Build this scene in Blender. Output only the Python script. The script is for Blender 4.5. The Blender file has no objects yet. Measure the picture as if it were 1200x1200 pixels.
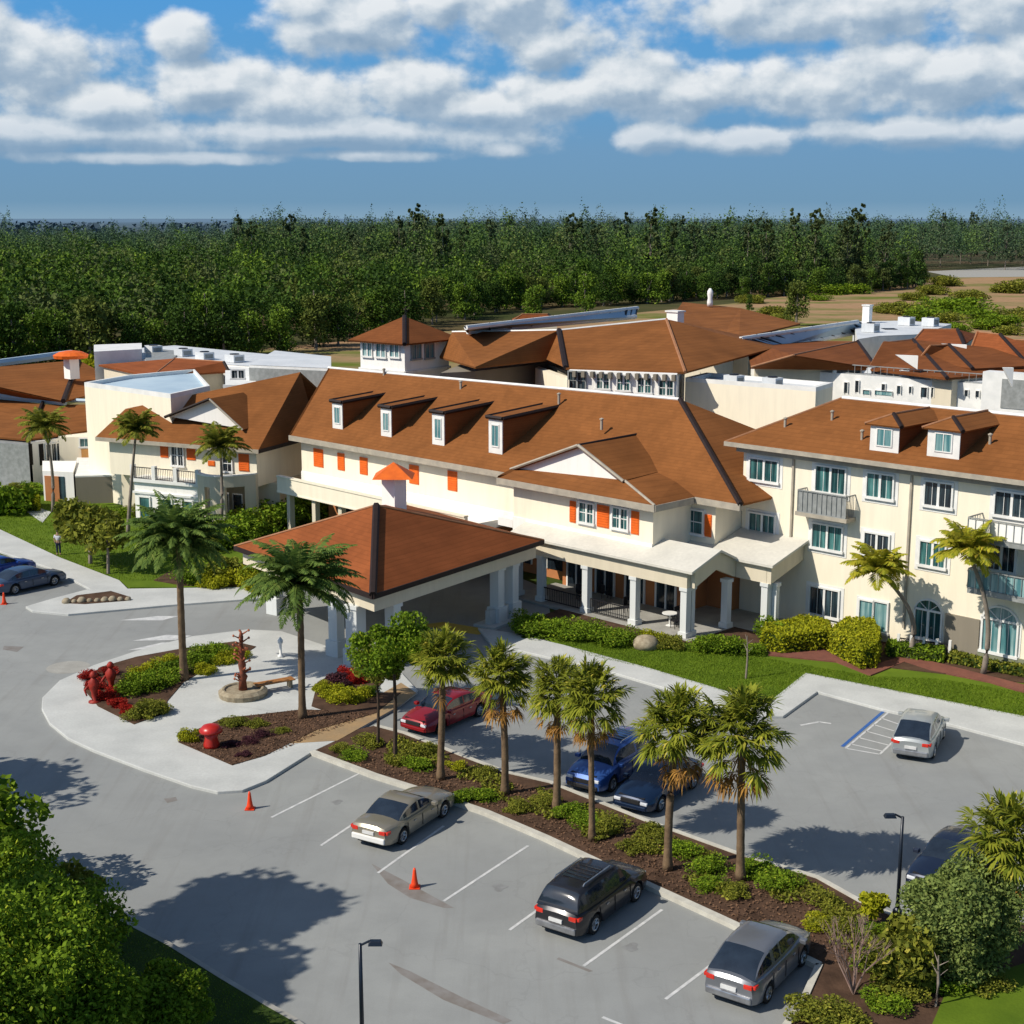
import bpy, bmesh, math, random
import numpy as np
from mathutils import Vector

random.seed(7)
SC = bpy.context.scene
COL = SC.collection
R = math.radians
F, H = 1700.0, 23.0                     # lens in photo pixels, camera height in metres
TH = math.atan(345 / F)
CT, ST_ = math.cos(TH), math.sin(TH)

# ------------------------------------------------------------------ survey helpers
def ray(px, py):
    u = (px - 600) / F; v = (600 - py) / F
    return (u, CT + v * ST_, -ST_ + v * CT)
def G(px, py, z=0.0):
    d = ray(px, py); k = (z - H) / d[2]
    return (d[0] * k, d[1] * k)
def G3(px, py, z=0.0):
    x, y = G(px, py, z); return (x, y, z)
O = (9.72, 77.58); r2 = math.sqrt(.5)
U2 = (r2, -r2); V2 = (r2, r2)           # along the fronts / towards the back
def W2(s, t): return (O[0] + (s + t) * r2, O[1] + (t - s) * r2)
def W3(s, t, z): x, y = W2(s, t); return (x, y, z)
def hit_plane(px, py, a, b, c):
    a, b, c = Vector(a), Vector(b), Vector(c)
    n = (b - a).cross(c - a); o = Vector((0, 0, H)); d = Vector(ray(px, py))
    return o + d * (n.dot(a - o) / n.dot(d))

# ------------------------------------------------------------------ materials
MATS = {}
def new_mat(name):
    m = bpy.data.materials.new(name); m.use_nodes = True
    nt = m.node_tree; b = nt.nodes['Principled BSDF']
    MATS[name] = m
    return m, nt, b
def nd(nt, t, **k):
    n = nt.nodes.new(t)
    for a, v in k.items(): setattr(n, a, v)
    return n
def rgba(c): return (c[0], c[1], c[2], 1)
def ramp(nt, fac, stops):
    r = nd(nt, 'ShaderNodeValToRGB'); e = r.color_ramp.elements
    while len(e) < len(stops): e.new(.5)
    for i, (p, c) in enumerate(stops):
        e[i].position = p; e[i].color = rgba(c) if len(c) == 3 else c
    nt.links.new(fac, r.inputs[0]); return r.outputs[0]
def noise(nt, vec, scale, detail=4, rough=.55):
    n = nd(nt, 'ShaderNodeTexNoise'); n.inputs['Scale'].default_value = scale
    n.inputs['Detail'].default_value = detail; n.inputs['Roughness'].default_value = rough
    if vec is not None: nt.links.new(vec, n.inputs['Vector'])
    return n.outputs['Fac']
def mixc(nt, f, a, b, mode='MIX'):
    m = nd(nt, 'ShaderNodeMix', data_type='RGBA', blend_type=mode)
    for s, v in ((m.inputs[0], f), (m.inputs[6], a), (m.inputs[7], b)):
        if hasattr(v, 'is_linked') or hasattr(v, 'node'): nt.links.new(v, s)
        elif isinstance(v, (int, float)): s.default_value = v
        else: s.default_value = rgba(v)
    return m.outputs[2]
def math_(nt, op, a, b=None, c=None, clamp=False):
    m = nd(nt, 'ShaderNodeMath', operation=op, use_clamp=clamp)
    for i, v in enumerate((a, b, c)):
        if v is None: continue
        if isinstance(v, (int, float)): m.inputs[i].default_value = v
        else: nt.links.new(v, m.inputs[i])
    return m.outputs[0]
def bump(nt, b, h, strength=.3, dist=.02):
    n = nd(nt, 'ShaderNodeBump'); n.inputs['Strength'].default_value = strength
    n.inputs['Distance'].default_value = dist
    nt.links.new(h, n.inputs['Height']); nt.links.new(n.outputs[0], b.inputs['Normal'])
def pos(nt): return nd(nt, 'ShaderNodeNewGeometry').outputs['Position']

def pm(name, c1, c2=None, scale=1.5, rough=.8, metal=0., spec=.3, bmp=.0, fine=None, coat=0):
    m, nt, b = new_mat(name); p = pos(nt)
    c2 = c2 or tuple(x * .8 for x in c1)
    n1 = noise(nt, p, scale, 5)
    col = ramp(nt, n1, [(.3, c2), (.68, c1)])
    if fine:
        n2 = noise(nt, p, fine, 3)
        col = mixc(nt, math_(nt, 'MULTIPLY', n2, .5), col, tuple(x * .45 for x in c1))
        if bmp: bump(nt, b, n2, bmp)
    nt.links.new(col, b.inputs['Base Color'])
    b.inputs['Roughness'].default_value = rough; b.inputs['Metallic'].default_value = metal
    b.inputs['Specular IOR Level'].default_value = spec
    if coat: b.inputs['Coat Weight'].default_value = coat; b.inputs['Coat Roughness'].default_value = .05
    return m

def stucco(name, c):
    m, nt, b = new_mat(name); p = pos(nt)
    mp = nd(nt, 'ShaderNodeMapping'); mp.inputs['Scale'].default_value = (1.6, 1.6, .18)
    nt.links.new(p, mp.inputs[0])
    st = noise(nt, mp.outputs[0], 1.2, 6, .65)
    big = noise(nt, p, .22, 3)
    col = ramp(nt, st, [(.2, tuple(x * .87 for x in c)), (.6, c)])
    col = mixc(nt, math_(nt, 'MULTIPLY', big, .3), col, tuple(x * .86 for x in c))
    nt.links.new(col, b.inputs['Base Color']); b.inputs['Roughness'].default_value = .85
    b.inputs['Specular IOR Level'].default_value = .2
    bump(nt, b, noise(nt, p, 14, 3), .25, .01)
    return m

def tile_roof(name, c, dark=.55, rows=6.5):
    m, nt, b = new_mat(name); p = pos(nt)
    sp = nd(nt, 'ShaderNodeSeparateXYZ'); nt.links.new(p, sp.inputs[0])
    w1 = noise(nt, p, .8, 3)
    zz = math_(nt, 'ADD', math_(nt, 'MULTIPLY', sp.outputs[2], rows * 1.0), math_(nt, 'MULTIPLY', w1, .35))
    fr = math_(nt, 'FRACT', zz)
    row = math_(nt, 'FLOOR', zz)
    # tiles across, staggered per course
    acr = math_(nt, 'ADD', math_(nt, 'MULTIPLY', math_(nt, 'SUBTRACT', sp.outputs[0], sp.outputs[1]), 2.3),
                math_(nt, 'MULTIPLY', row, .5))
    ca = math_(nt, 'FLOOR', acr)
    cv = nd(nt, 'ShaderNodeCombineXYZ'); nt.links.new(ca, cv.inputs[0]); nt.links.new(row, cv.inputs[1])
    wn = nd(nt, 'ShaderNodeTexWhiteNoise'); nt.links.new(cv.outputs[0], wn.inputs['Vector'])
    big = noise(nt, p, .35, 5, .6)
    col = ramp(nt, big, [(.25, tuple(x * .72 for x in c)), (.55, c), (.8, tuple(x * 1.18 for x in c))])
    col = mixc(nt, math_(nt, 'MULTIPLY', wn.outputs[0], .22), col, tuple(x * .45 for x in c))
    edge = math_(nt, 'LESS_THAN', fr, .2)
    col = mixc(nt, math_(nt, 'MULTIPLY', edge, .18), col, tuple(x * .3 for x in c))
    streak = noise(nt, p, 5, 4, .7)
    col = mixc(nt, math_(nt, 'MULTIPLY', math_(nt, 'GREATER_THAN', streak, .63), .25), col, tuple(x * .5 for x in c))
    nt.links.new(col, b.inputs['Base Color'])
    b.inputs['Roughness'].default_value = .9; b.inputs['Specular IOR Level'].default_value = .1
    bump(nt, b, fr, .22, .04)
    return m

def leaf_mat(name, c1, c2, c3=None, haze=False, transl=.25):
    m, nt, b = new_mat(name)
    g = nd(nt, 'ShaderNodeNewGeometry')
    rnd = g.outputs['Random Per Island']
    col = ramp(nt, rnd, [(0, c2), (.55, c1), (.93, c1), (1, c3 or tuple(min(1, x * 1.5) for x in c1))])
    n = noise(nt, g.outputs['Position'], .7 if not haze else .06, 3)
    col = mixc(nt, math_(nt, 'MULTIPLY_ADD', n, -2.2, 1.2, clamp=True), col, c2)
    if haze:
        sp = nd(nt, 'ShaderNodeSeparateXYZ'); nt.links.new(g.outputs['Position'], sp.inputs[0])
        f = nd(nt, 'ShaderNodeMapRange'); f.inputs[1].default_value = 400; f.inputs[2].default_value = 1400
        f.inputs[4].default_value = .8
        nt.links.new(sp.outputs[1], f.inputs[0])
        col = mixc(nt, f.outputs[0], col, (.10, .16, .19))  # distance haze painted into the leaf colour, bluer further back
    nt.links.new(col, b.inputs['Base Color']); b.inputs['Roughness'].default_value = .7
    b.inputs['Specular IOR Level'].default_value = .1
    if transl:
        t = nd(nt, 'ShaderNodeBsdfTranslucent'); nt.links.new(col, t.inputs[0])
        mx = nd(nt, 'ShaderNodeMixShader'); mx.inputs[0].default_value = transl
        nt.links.new(b.outputs[0], mx.inputs[1]); nt.links.new(t.outputs[0], mx.inputs[2])
        nt.links.new(mx.outputs[0], nt.nodes['Material Output'].inputs[0])
    return m

def asphalt_mat():
    m, nt, b = new_mat('asphalt'); p = pos(nt)
    big = noise(nt, p, .09, 5, .6); mid = noise(nt, p, .7, 6, .65); fine = noise(nt, p, 18, 3, .7)
    mp = nd(nt, 'ShaderNodeMapping'); mp.inputs['Rotation'].default_value = (0, 0, R(47)); mp.inputs['Scale'].default_value = (1.5, .09, 1)
    nt.links.new(p, mp.inputs[0]); st = noise(nt, mp.outputs[0], .9, 5, .6)
    c = ramp(nt, big, [(.3, (.245, .255, .25)), (.65, (.315, .325, .31))])
    c = mixc(nt, math_(nt, 'MULTIPLY_ADD', mid, 1.4, -.6, clamp=True), c, (.215, .222, .215))
    c = mixc(nt, math_(nt, 'MULTIPLY_ADD', st, 2.2, -1.15, clamp=True), c, (.20, .195, .18))
    c = mixc(nt, math_(nt, 'MULTIPLY', fine, .3), c, (.15, .15, .15))
    vo = nd(nt, 'ShaderNodeTexVoronoi', feature='DISTANCE_TO_EDGE'); vo.inputs['Scale'].default_value = .16
    wv = nd(nt, 'ShaderNodeVectorMath', operation='ADD'); nt.links.new(p, wv.inputs[0])
    nn = nd(nt, 'ShaderNodeTexNoise'); nn.inputs['Scale'].default_value = .8; nn.inputs['Detail'].default_value = 5
    sc = nd(nt, 'ShaderNodeVectorMath', operation='SCALE'); sc.inputs['Scale'].default_value = 2.2
    nt.links.new(p, nn.inputs['Vector']); nt.links.new(nn.outputs['Color'], sc.inputs[0]); nt.links.new(sc.outputs[0], wv.inputs[1])
    nt.links.new(wv.outputs[0], vo.inputs['Vector'])
    crack = math_(nt, 'LESS_THAN', vo.outputs['Distance'], .006)
    c = mixc(nt, math_(nt, 'MULTIPLY', crack, .10), c, (.12, .12, .12))
    nt.links.new(c, b.inputs['Base Color']); b.inputs['Roughness'].default_value = .85
    b.inputs['Specular IOR Level'].default_value = .3
    bump(nt, b, fine, .35, .01)
    return m

def ground_mat():
    m, nt, b = new_mat('far_ground'); p = pos(nt)
    sp = nd(nt, 'ShaderNodeSeparateXYZ'); nt.links.new(p, sp.inputs[0])
    n1 = noise(nt, p, .012, 6, .6); n2 = noise(nt, p, .12, 5, .65)
    c = ramp(nt, n1, [(.36, (.03, .05, .015)), (.5, (.09, .08, .04)), (.62, (.17, .11, .06))])
    c = mixc(nt, math_(nt, 'MULTIPLY_ADD', n2, 1.8, -.6, clamp=True), c, (.06, .065, .028))
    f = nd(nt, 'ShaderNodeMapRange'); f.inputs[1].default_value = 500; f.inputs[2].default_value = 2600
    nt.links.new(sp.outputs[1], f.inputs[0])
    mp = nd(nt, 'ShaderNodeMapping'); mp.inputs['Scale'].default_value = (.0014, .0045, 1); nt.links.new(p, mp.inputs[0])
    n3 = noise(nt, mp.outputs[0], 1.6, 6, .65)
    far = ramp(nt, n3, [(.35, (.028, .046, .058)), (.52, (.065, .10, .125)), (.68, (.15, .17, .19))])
    c = mixc(nt, f.outputs[0], c, far)  # ground turns bluish with distance: air haze put into the colour
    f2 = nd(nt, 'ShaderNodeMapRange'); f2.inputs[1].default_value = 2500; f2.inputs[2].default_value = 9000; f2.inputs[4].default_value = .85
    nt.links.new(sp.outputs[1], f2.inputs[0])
    c = mixc(nt, f2.outputs[0], c, (.13, .21, .30))  # stronger haze tint towards the horizon, also painted into the base colour
    nt.links.new(c, b.inputs['Base Color']); b.inputs['Roughness'].default_value = 1; b.inputs['Specular IOR Level'].default_value = 0
    return m

def field_mat():
    m, nt, b = new_mat('dry_field'); p = pos(nt)
    mp = nd(nt, 'ShaderNodeMapping'); mp.inputs['Scale'].default_value = (.5, 1, 1); nt.links.new(p, mp.inputs[0])
    n1 = noise(nt, mp.outputs[0], .05, 6, .65); n2 = noise(nt, p, .5, 5, .7)
    c = ramp(nt, n1, [(.36, (.12, .15, .03)), (.46, (.24, .19, .09)), (.58, (.36, .22, .13)), (.72, (.26, .21, .11))])
    c = mixc(nt, math_(nt, 'MULTIPLY_ADD', n2, 2.4, -1.2, clamp=True), c, (.10, .11, .035))
    nt.links.new(c, b.inputs['Base Color']); b.inputs['Roughness'].default_value = 1; b.inputs['Specular IOR Level'].default_value = 0
    return m

def curtain_mat(name, dark, light):
    m, nt, b = new_mat(name); p = pos(nt)
    sp = nd(nt, 'ShaderNodeSeparateXYZ'); nt.links.new(p, sp.inputs[0])
    a = math_(nt, 'SUBTRACT', sp.outputs[0], sp.outputs[1])
    cv = nd(nt, 'ShaderNodeCombineXYZ'); nt.links.new(math_(nt, 'MULTIPLY', a, 5.0), cv.inputs[0]); nt.links.new(math_(nt, 'MULTIPLY', sp.outputs[2], .25), cv.inputs[1])
    n = noise(nt, cv.outputs[0], .7, 4, .6)
    big = noise(nt, p, .5, 2)
    c = ramp(nt, n, [(.42, dark), (.62, light)])
    c = mixc(nt, math_(nt, 'MULTIPLY_ADD', big, 3, -1.1, clamp=True), c, dark)
    nt.links.new(c, b.inputs['Base Color']); b.inputs['Roughness'].default_value = .12
    b.inputs['Specular IOR Level'].default_value = .6
    return m

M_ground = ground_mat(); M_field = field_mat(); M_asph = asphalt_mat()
M_conc = pm('concrete', (.60, .61, .58), (.47, .48, .46), .5, .85, fine=9, bmp=.15)
M_concd = pm('old_concrete', (.42, .41, .37), (.30, .29, .26), 1.2, .9, fine=12, bmp=.2)
M_kerb = pm('kerb_concrete', (.62, .60, .52), (.46, .44, .38), 1.8, .85, fine=12)
M_line = pm('white_road_paint', (.72, .72, .70), (.45, .46, .46), 3, .7, fine=14)
M_blue = pm('blue_road_paint', (.03, .12, .42), (.05, .14, .34), 3, .7, fine=14)
M_yel = pm('yellow_pad', (.62, .42, .06), (.45, .32, .08), 3, .8, fine=20)
M_grass = pm('grass', (.14, .21, .016), (.075, .13, .01), .45, .9, fine=10, bmp=.6, spec=.1)
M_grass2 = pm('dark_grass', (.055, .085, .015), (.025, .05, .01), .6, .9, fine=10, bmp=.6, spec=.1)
M_mulch = pm('mulch', (.12, .07, .045), (.05, .03, .02), 1.4, .95, fine=9, bmp=1., spec=.1)
M_brickp = pm('red_pavers', (.24, .09, .06), (.16, .06, .045), 1.5, .9, fine=7, bmp=.3)
M_tan = pm('tan_pavers', (.42, .27, .13), (.30, .22, .13), .9, .85, fine=6, bmp=.2)
M_cream = stucco('cream_stucco', (.87, .79, .62))
M_white = stucco('white_stucco', (.87, .85, .80))
M_beige = stucco('beige_stucco', (.66, .59, .45))
M_taupe = stucco('taupe_stucco', (.25, .22, .17))
M_trim = pm('white_trim', (.80, .79, .75), (.66, .66, .63), 1.2, .6)
M_fascia = pm('grey_fascia', (.42, .37, .29), (.30, .27, .22), 2, .7)
M_flat = pm('white_membrane_roof', (.74, .76, .77), (.58, .61, .63), .35, .6, fine=4)
M_flatb = pm('blue_membrane_roof', (.46, .57, .64), (.34, .45, .54), .3, .6)
M_roof = tile_roof('brown_tile_roof', (.235, .089, .027))
M_roof2 = tile_roof('red_tile_roof', (.26, .078, .026), rows=6)
M_roof3 = tile_roof('dark_tile_roof', (.20, .068, .022))
M_ridge = pm('ridge_cap_and_shadow_line', (.022, .012, .010), (.014, .008, .007), 3, .7)
M_ridgel = pm('brown_ridge_cap', (.36, .17, .08), (.27, .12, .055), 2, .7)
M_orange = pm('orange_paint', (.78, .15, .015), (.62, .11, .012), 2, .6)
M_dkor = pm('rust_paint', (.20, .03, .01), None, 2, .6)
M_glass = curtain_mat('teal_curtained_glass', (.012, .05, .055), (.10, .27, .26))
M_glassd = curtain_mat('dark_glass', (.01, .014, .02), (.05, .09, .11))
M_glassl = curtain_mat('pale_glass', (.06, .18, .2), (.35, .5, .48))
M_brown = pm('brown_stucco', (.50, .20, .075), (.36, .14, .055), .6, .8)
M_dark = pm('dark_interior', (.02, .017, .015), None, 2, .9)
M_iron = pm('dark_iron', (.03, .03, .035), None, 5, .5, .5)
M_pole = pm('black_pole_paint', (.012, .018, .03), None, 5, .35, .2, spec=.5)
M_greyp = pm('grey_railing', (.30, .31, .30), (.20, .21, .2), 3, .6)
M_colm = stucco('pale_column', (.66, .68, .66))
M_bark = pm('palm_bark', (.24, .16, .09), (.11, .07, .04), 3, .95, fine=14, bmp=.8)
M_barkd = pm('dark_bark', (.09, .06, .04), (.045, .03, .02), 3, .95, fine=14, bmp=.8)
M_barkg = pm('grey_bark', (.30, .25, .2), (.18, .15, .12), 3, .95, fine=10, bmp=.5)
M_fr = leaf_mat('palm_leaf', (.28, .30, .03), (.09, .125, .012), (.6, .5, .08))
M_frb = leaf_mat('queen_palm_leaf', (.14, .21, .04), (.05, .095, .02), (.3, .34, .08))
M_lfgr = leaf_mat('grass_blade', (.16, .24, .016), (.09, .155, .01), (.26, .3, .03))
M_fry = leaf_mat('yellow_palm_leaf', (.42, .38, .03), (.20, .24, .02), (.7, .5, .08))
M_dead = leaf_mat('dead_frond', (.42, .22, .05), (.25, .13, .04), (.6, .36, .1))
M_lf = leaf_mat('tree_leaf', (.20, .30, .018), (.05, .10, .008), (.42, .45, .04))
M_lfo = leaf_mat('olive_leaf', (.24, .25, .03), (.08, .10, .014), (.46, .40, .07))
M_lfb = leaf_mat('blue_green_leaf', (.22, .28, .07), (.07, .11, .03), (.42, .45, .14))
M_lfy = leaf_mat('yellow_green_leaf', (.38, .38, .016), (.18, .21, .012), (.6, .52, .04))
M_lfr = leaf_mat('red_leaf', (.42, .025, .015), (.14, .012, .012), (.65, .07, .04))
M_lfp = leaf_mat('purple_leaf', (.09, .03, .04), (.03, .015, .02), (.25, .1, .1))
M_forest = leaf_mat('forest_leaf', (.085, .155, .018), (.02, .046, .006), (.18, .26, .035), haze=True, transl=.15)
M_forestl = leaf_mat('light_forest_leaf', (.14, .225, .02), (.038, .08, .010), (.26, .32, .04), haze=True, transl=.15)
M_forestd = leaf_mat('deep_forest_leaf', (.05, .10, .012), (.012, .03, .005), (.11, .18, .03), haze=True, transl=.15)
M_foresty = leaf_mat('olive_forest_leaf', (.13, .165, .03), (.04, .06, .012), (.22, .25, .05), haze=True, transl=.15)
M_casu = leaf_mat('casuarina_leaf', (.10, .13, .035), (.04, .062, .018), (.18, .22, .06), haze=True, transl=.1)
M_stone = pm('pale_stone', (.42, .36, .25), (.22, .17, .11), 4, .9, fine=9, bmp=.6)
M_rust = pm('rust_sculpture', (.28, .07, .03), (.10, .045, .03), 5, .7, fine=12, bmp=.5)
M_redp = pm('red_glossy_paint', (.50, .02, .012), (.36, .015, .01), 3, .35, spec=.5)
M_redm = pm('faded_red_paint', (.42, .03, .015), (.22, .02, .012), 4, .6, fine=12)
M_red = pm('orange_plastic', (.85, .07, .015), (.7, .05, .01), 3, .5)
M_tyre = pm('tyre_rubber', (.018, .018, .018), None, 4, .85)
M_rim = pm('alloy_rim', (.45, .46, .47), (.3, .3, .32), 4, .3, .8)
M_cglass = pm('car_glass', (.012, .018, .028), (.02, .03, .045), 2, .06, spec=.8)
M_tail = pm('tail_light_red', (.65, .03, .012), (.45, .02, .01), 4, .2, spec=.6)
M_head = pm('headlight_clear', (.7, .72, .75), None, 4, .12, spec=.7)
M_plate = pm('number_plate_white', (.7, .7, .68), None, 4, .5)
M_blackp = pm('black_plastic', (.02, .02, .022), None, 4, .6)
M_skin = pm('skin', (.45, .27, .18), None, 4, .6)
M_cloth = pm('white_cloth', (.7, .7, .75), None, 4, .9)
M_navy = pm('navy_cloth', (.02, .03, .07), None, 4, .9)
def paint(name, c, metal=.35): return pm(name, c, tuple(x * .88 for x in c), .8, .32, metal, .45, coat=.5)

# ------------------------------------------------------------------ object helpers
def origin(o):
    v = Vector((0, 0, 0))
    while o: v += Vector(o.location); o = o.parent
    return v
def tag(o, label=None, cat=None, group=None, kind=None):
    if label: o['label'] = label
    if cat: o['category'] = cat
    if group: o['group'] = group
    if kind: o['kind'] = kind
    return o
def thing(name, label, cat, loc=(0, 0, 0), group=None):
    o = bpy.data.objects.new(name, None); COL.objects.link(o); o.location = loc
    o.empty_display_size = .2
    return tag(o, label, cat, group)
class MB:
    def __init__(s): s.v = []; s.f = []; s.m = []
    def add(s, vs, fs, m=0):
        k = len(s.v); s.v += [tuple(v) for v in vs]
        for f in fs: s.f.append([k + i for i in f]); s.m.append(m)
        return s
    def obox(s, c, ax, L, W, z0, z1, m=0):
        """box centred at c (xy), long side L along ax, W across"""
        a = (ax[0] * L / 2, ax[1] * L / 2); b = (-ax[1] * W / 2, ax[0] * W / 2)
        q = [(c[0] - a[0] - b[0], c[1] - a[1] - b[1]), (c[0] + a[0] - b[0], c[1] + a[1] - b[1]),
             (c[0] + a[0] + b[0], c[1] + a[1] + b[1]), (c[0] - a[0] + b[0], c[1] - a[1] + b[1])]
        return s.prism(q, z0, z1, m)
    def box(s, x0, x1, y0, y1, z0, z1, m=0):
        return s.prism([(x0, y0), (x1, y0), (x1, y1), (x0, y1)], z0, z1, m)
    def prism(s, q, z0, z1, m=0):
        ar = sum(q[i][0] * q[(i + 1) % len(q)][1] - q[(i + 1) % len(q)][0] * q[i][1] for i in range(len(q)))
        if ar < 0: q = list(reversed(q))
        n = len(q)
        return s.add([(x, y, z0) for x, y in q] + [(x, y, z1) for x, y in q],
                     [list(range(n - 1, -1, -1)), list(range(n, 2 * n))] + [[i, (i + 1) % n, n + (i + 1) % n, n + i] for i in range(n)], m)
    def hexa(s, b4, t4, m=0):
        return s.add(list(b4) + list(t4), [[3, 2, 1, 0], [4, 5, 6, 7], [0, 1, 5, 4], [1, 2, 6, 5], [2, 3, 7, 6], [3, 0, 4, 7]], m)
    def poly(s, pts, m=0): return s.add(pts, [list(range(len(pts)))], m)
    def tube(s, pts, rad, n=8, m=0, cap=True):
        rr = rad if isinstance(rad, (list, tuple)) else [rad] * len(pts)
        k = len(s.v); P = [Vector(p) for p in pts]
        for i, p in enumerate(P):
            d = (P[min(i + 1, len(P) - 1)] - P[max(i - 1, 0)]).normalized()
            a = d.cross(Vector((0, 0, 1)))
            if a.length < .05: a = d.cross(Vector((1, 0, 0)))
            a.normalize(); b = d.cross(a)
            for j in range(n):
                an = 2 * math.pi * j / n
                s.v.append(tuple(p + a * (math.cos(an) * rr[i]) + b * (math.sin(an) * rr[i])))
        for i in range(len(P) - 1):
            for j in range(n):
                s.f.append([k + i * n + j, k + i * n + (j + 1) % n, k + (i + 1) * n + (j + 1) % n, k + (i + 1) * n + j]); s.m.append(m)
        if cap:
            s.f.append([k + j for j in range(n)][::-1]); s.m.append(m)
            s.f.append([k + (len(P) - 1) * n + j for j in range(n)]); s.m.append(m)
        return s
    def lathe(s, c, prof, n=16, m=0):
        """prof: (radius, z)"""
        k = len(s.v)
        for r_, z in prof:
            for j in range(n):
                a = 2 * math.pi * j / n; s.v.append((c[0] + r_ * math.cos(a), c[1] + r_ * math.sin(a), c[2] + z))
        for i in range(len(prof) - 1):
            for j in range(n):
                s.f.append([k + i * n + j, k + i * n + (j + 1) % n, k + (i + 1) * n + (j + 1) % n, k + (i + 1) * n + j]); s.m.append(m)
        s.f.append([k + j for j in range(n)][::-1]); s.m.append(m)
        s.f.append([k + (len(prof) - 1) * n + j for j in range(n)]); s.m.append(m)
        return s
    def build(s, name, mats, parent=None, smooth=False, bevel=0, solid=0):
        if not isinstance(mats, (list, tuple)): mats = [mats]
        o0 = origin(parent) if parent else Vector((0, 0, 0))
        me = bpy.data.meshes.new(name)
        me.from_pydata([tuple(Vector(v) - o0) for v in s.v], [], s.f)
        for m in mats: me.materials.append(m)
        me.polygons.foreach_set('material_index', s.m)
        if smooth: me.polygons.foreach_set('use_smooth', [True] * len(me.polygons))
        me.update()
        o = bpy.data.objects.new(name, me); COL.objects.link(o)
        if parent: o.parent = parent
        if bevel:
            b = o.modifiers.new('bevel', 'BEVEL'); b.width = bevel; b.segments = 2; b.limit_method = 'ANGLE'
        if solid:
            b = o.modifiers.new('solid', 'SOLIDIFY'); b.thickness = solid; b.offset = 0
        return o
def copy_tree(o, parent=None):
    c = o.copy(); COL.objects.link(c)
    if parent: c.parent = parent
    for ch in list(o.children): copy_tree(ch, c)
    return c
def struct(name, mb, mats, **k): return tag(mb.build(name, mats, **k), kind='structure')

def fastmesh(name, V, nper, mat, parent=None, smooth=False, mids=None):
    """V: (N*nper,3) vertices, faces of nper corners"""
    o0 = np.array(origin(parent) if parent else (0, 0, 0))
    V = np.asarray(V, dtype=np.float32) - o0.astype(np.float32)
    nf = len(V) // nper
    me = bpy.data.meshes.new(name)
    me.vertices.add(len(V)); me.vertices.foreach_set('co', V.ravel())
    me.loops.add(len(V)); me.loops.foreach_set('vertex_index', np.arange(len(V), dtype=np.int32))
    me.polygons.add(nf)
    me.polygons.foreach_set('loop_start', np.arange(0, len(V), nper, dtype=np.int32))
    me.polygons.foreach_set('loop_total', np.full(nf, nper, dtype=np.int32))
    for m in (mat if isinstance(mat, (list, tuple)) else [mat]): me.materials.append(m)
    if mids is not None: me.polygons.foreach_set('material_index', np.asarray(mids, dtype=np.int32))
    me.update(calc_edges=True); me.validate()
    o = bpy.data.objects.new(name, me); COL.objects.link(o)
    if parent: o.parent = parent
    return o
def leaf_quads(rng, C, size, aspect=.5, up=0.0):
    N = len(C); n = rng.normal(size=(N, 3)); n[:, 2] += up
    n /= np.linalg.norm(n, axis=1)[:, None] + 1e-9
    a = np.cross(n, rng.normal(size=(N, 3))); a /= np.linalg.norm(a, axis=1)[:, None] + 1e-9
    b = np.cross(n, a)
    s = (size * (0.6 + .8 * rng.random(N)))[:, None]
    Q = np.empty((N, 4, 3)); Q[:, 0] = C + a * s; Q[:, 1] = C + b * s * aspect; Q[:, 2] = C - a * s; Q[:, 3] = C - b * s * aspect
    return Q.reshape(-1, 3)
def clumps(rng, centers, radii, per, flat=.8):
    out = []
    for c, r_ in zip(centers, radii):
        d = rng.normal(size=(per, 3)); d /= np.linalg.norm(d, axis=1)[:, None]
        d *= (r_ * (.45 + .6 * rng.random(per) ** .6))[:, None]; d[:, 2] *= flat
        out.append(np.array(c) + d)
    return np.concatenate(out)

# ================================================================== GROUND
def sheet(name, pts, z, mat, label=None):
    return struct(name, MB().poly([(x, y, z) for x, y in pts]), mat)
def px(l, z=0): return [G(a, b, z) for a, b in l]
def slab(name, pxl, z0, z1, mat, kerb=None):
    return struct(name, MB().prism(px(pxl), z0, z1), mat)

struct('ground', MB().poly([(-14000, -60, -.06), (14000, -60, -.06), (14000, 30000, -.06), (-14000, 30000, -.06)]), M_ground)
# dry fields beyond the buildings
sheet('field', [(-60, 150), (150, 110), (420, 200), (560, 520), (330, 760), (150, 560), (60, 400), (-45, 260)], -.03, M_field)
sheet('far_road', px([(1085, 318), (1210, 312), (1330, 308), (1330, 323), (1120, 325)]), -.01, M_concd)
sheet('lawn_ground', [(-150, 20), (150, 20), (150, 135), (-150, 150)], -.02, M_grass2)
# asphalt
sheet('road', px([(-420, 640), (0, 650), (95, 668), (170, 700), (300, 705), (370, 672), (540, 648), (640, 690), (650, 750), (700, 785), (905, 828), (955, 800), (1260, 868),
               (1700, 985), (1500, 1300), (700, 1500), (-500, 1700), (-900, 900)]), .0, M_asph)

# ================================================================== concrete walks and islands
def ribbon_slab(name, pxl, mat=M_conc, z1=.13, kerbm=None, topmat=None):
    q = px(pxl, 0)
    return struct(name, MB().prism(q, -.05, z1), mat, bevel=.03)
ribbon_slab('pavement', [(-120, 590), (0, 622), (70, 655), (140, 682), (150, 692), (300, 690), (330, 700), (305, 703), (200, 711), (80, 722), (38, 718),
                         (30, 713), (60, 704), (105, 692), (82, 680), (60, 668), (0, 648), (-120, 630)])
ribbon_slab('pavement', [(560, 738), (600, 744), (660, 758), (760, 785), (850, 812), (900, 826), (944, 791), (1205, 843), (1420, 890),
                         (1420, 930), (1205, 876), (1120, 853), (1035, 834), (958, 813), (918, 842), (880, 843), (800, 815), (700, 785), (640, 772), (575, 757)])
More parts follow.
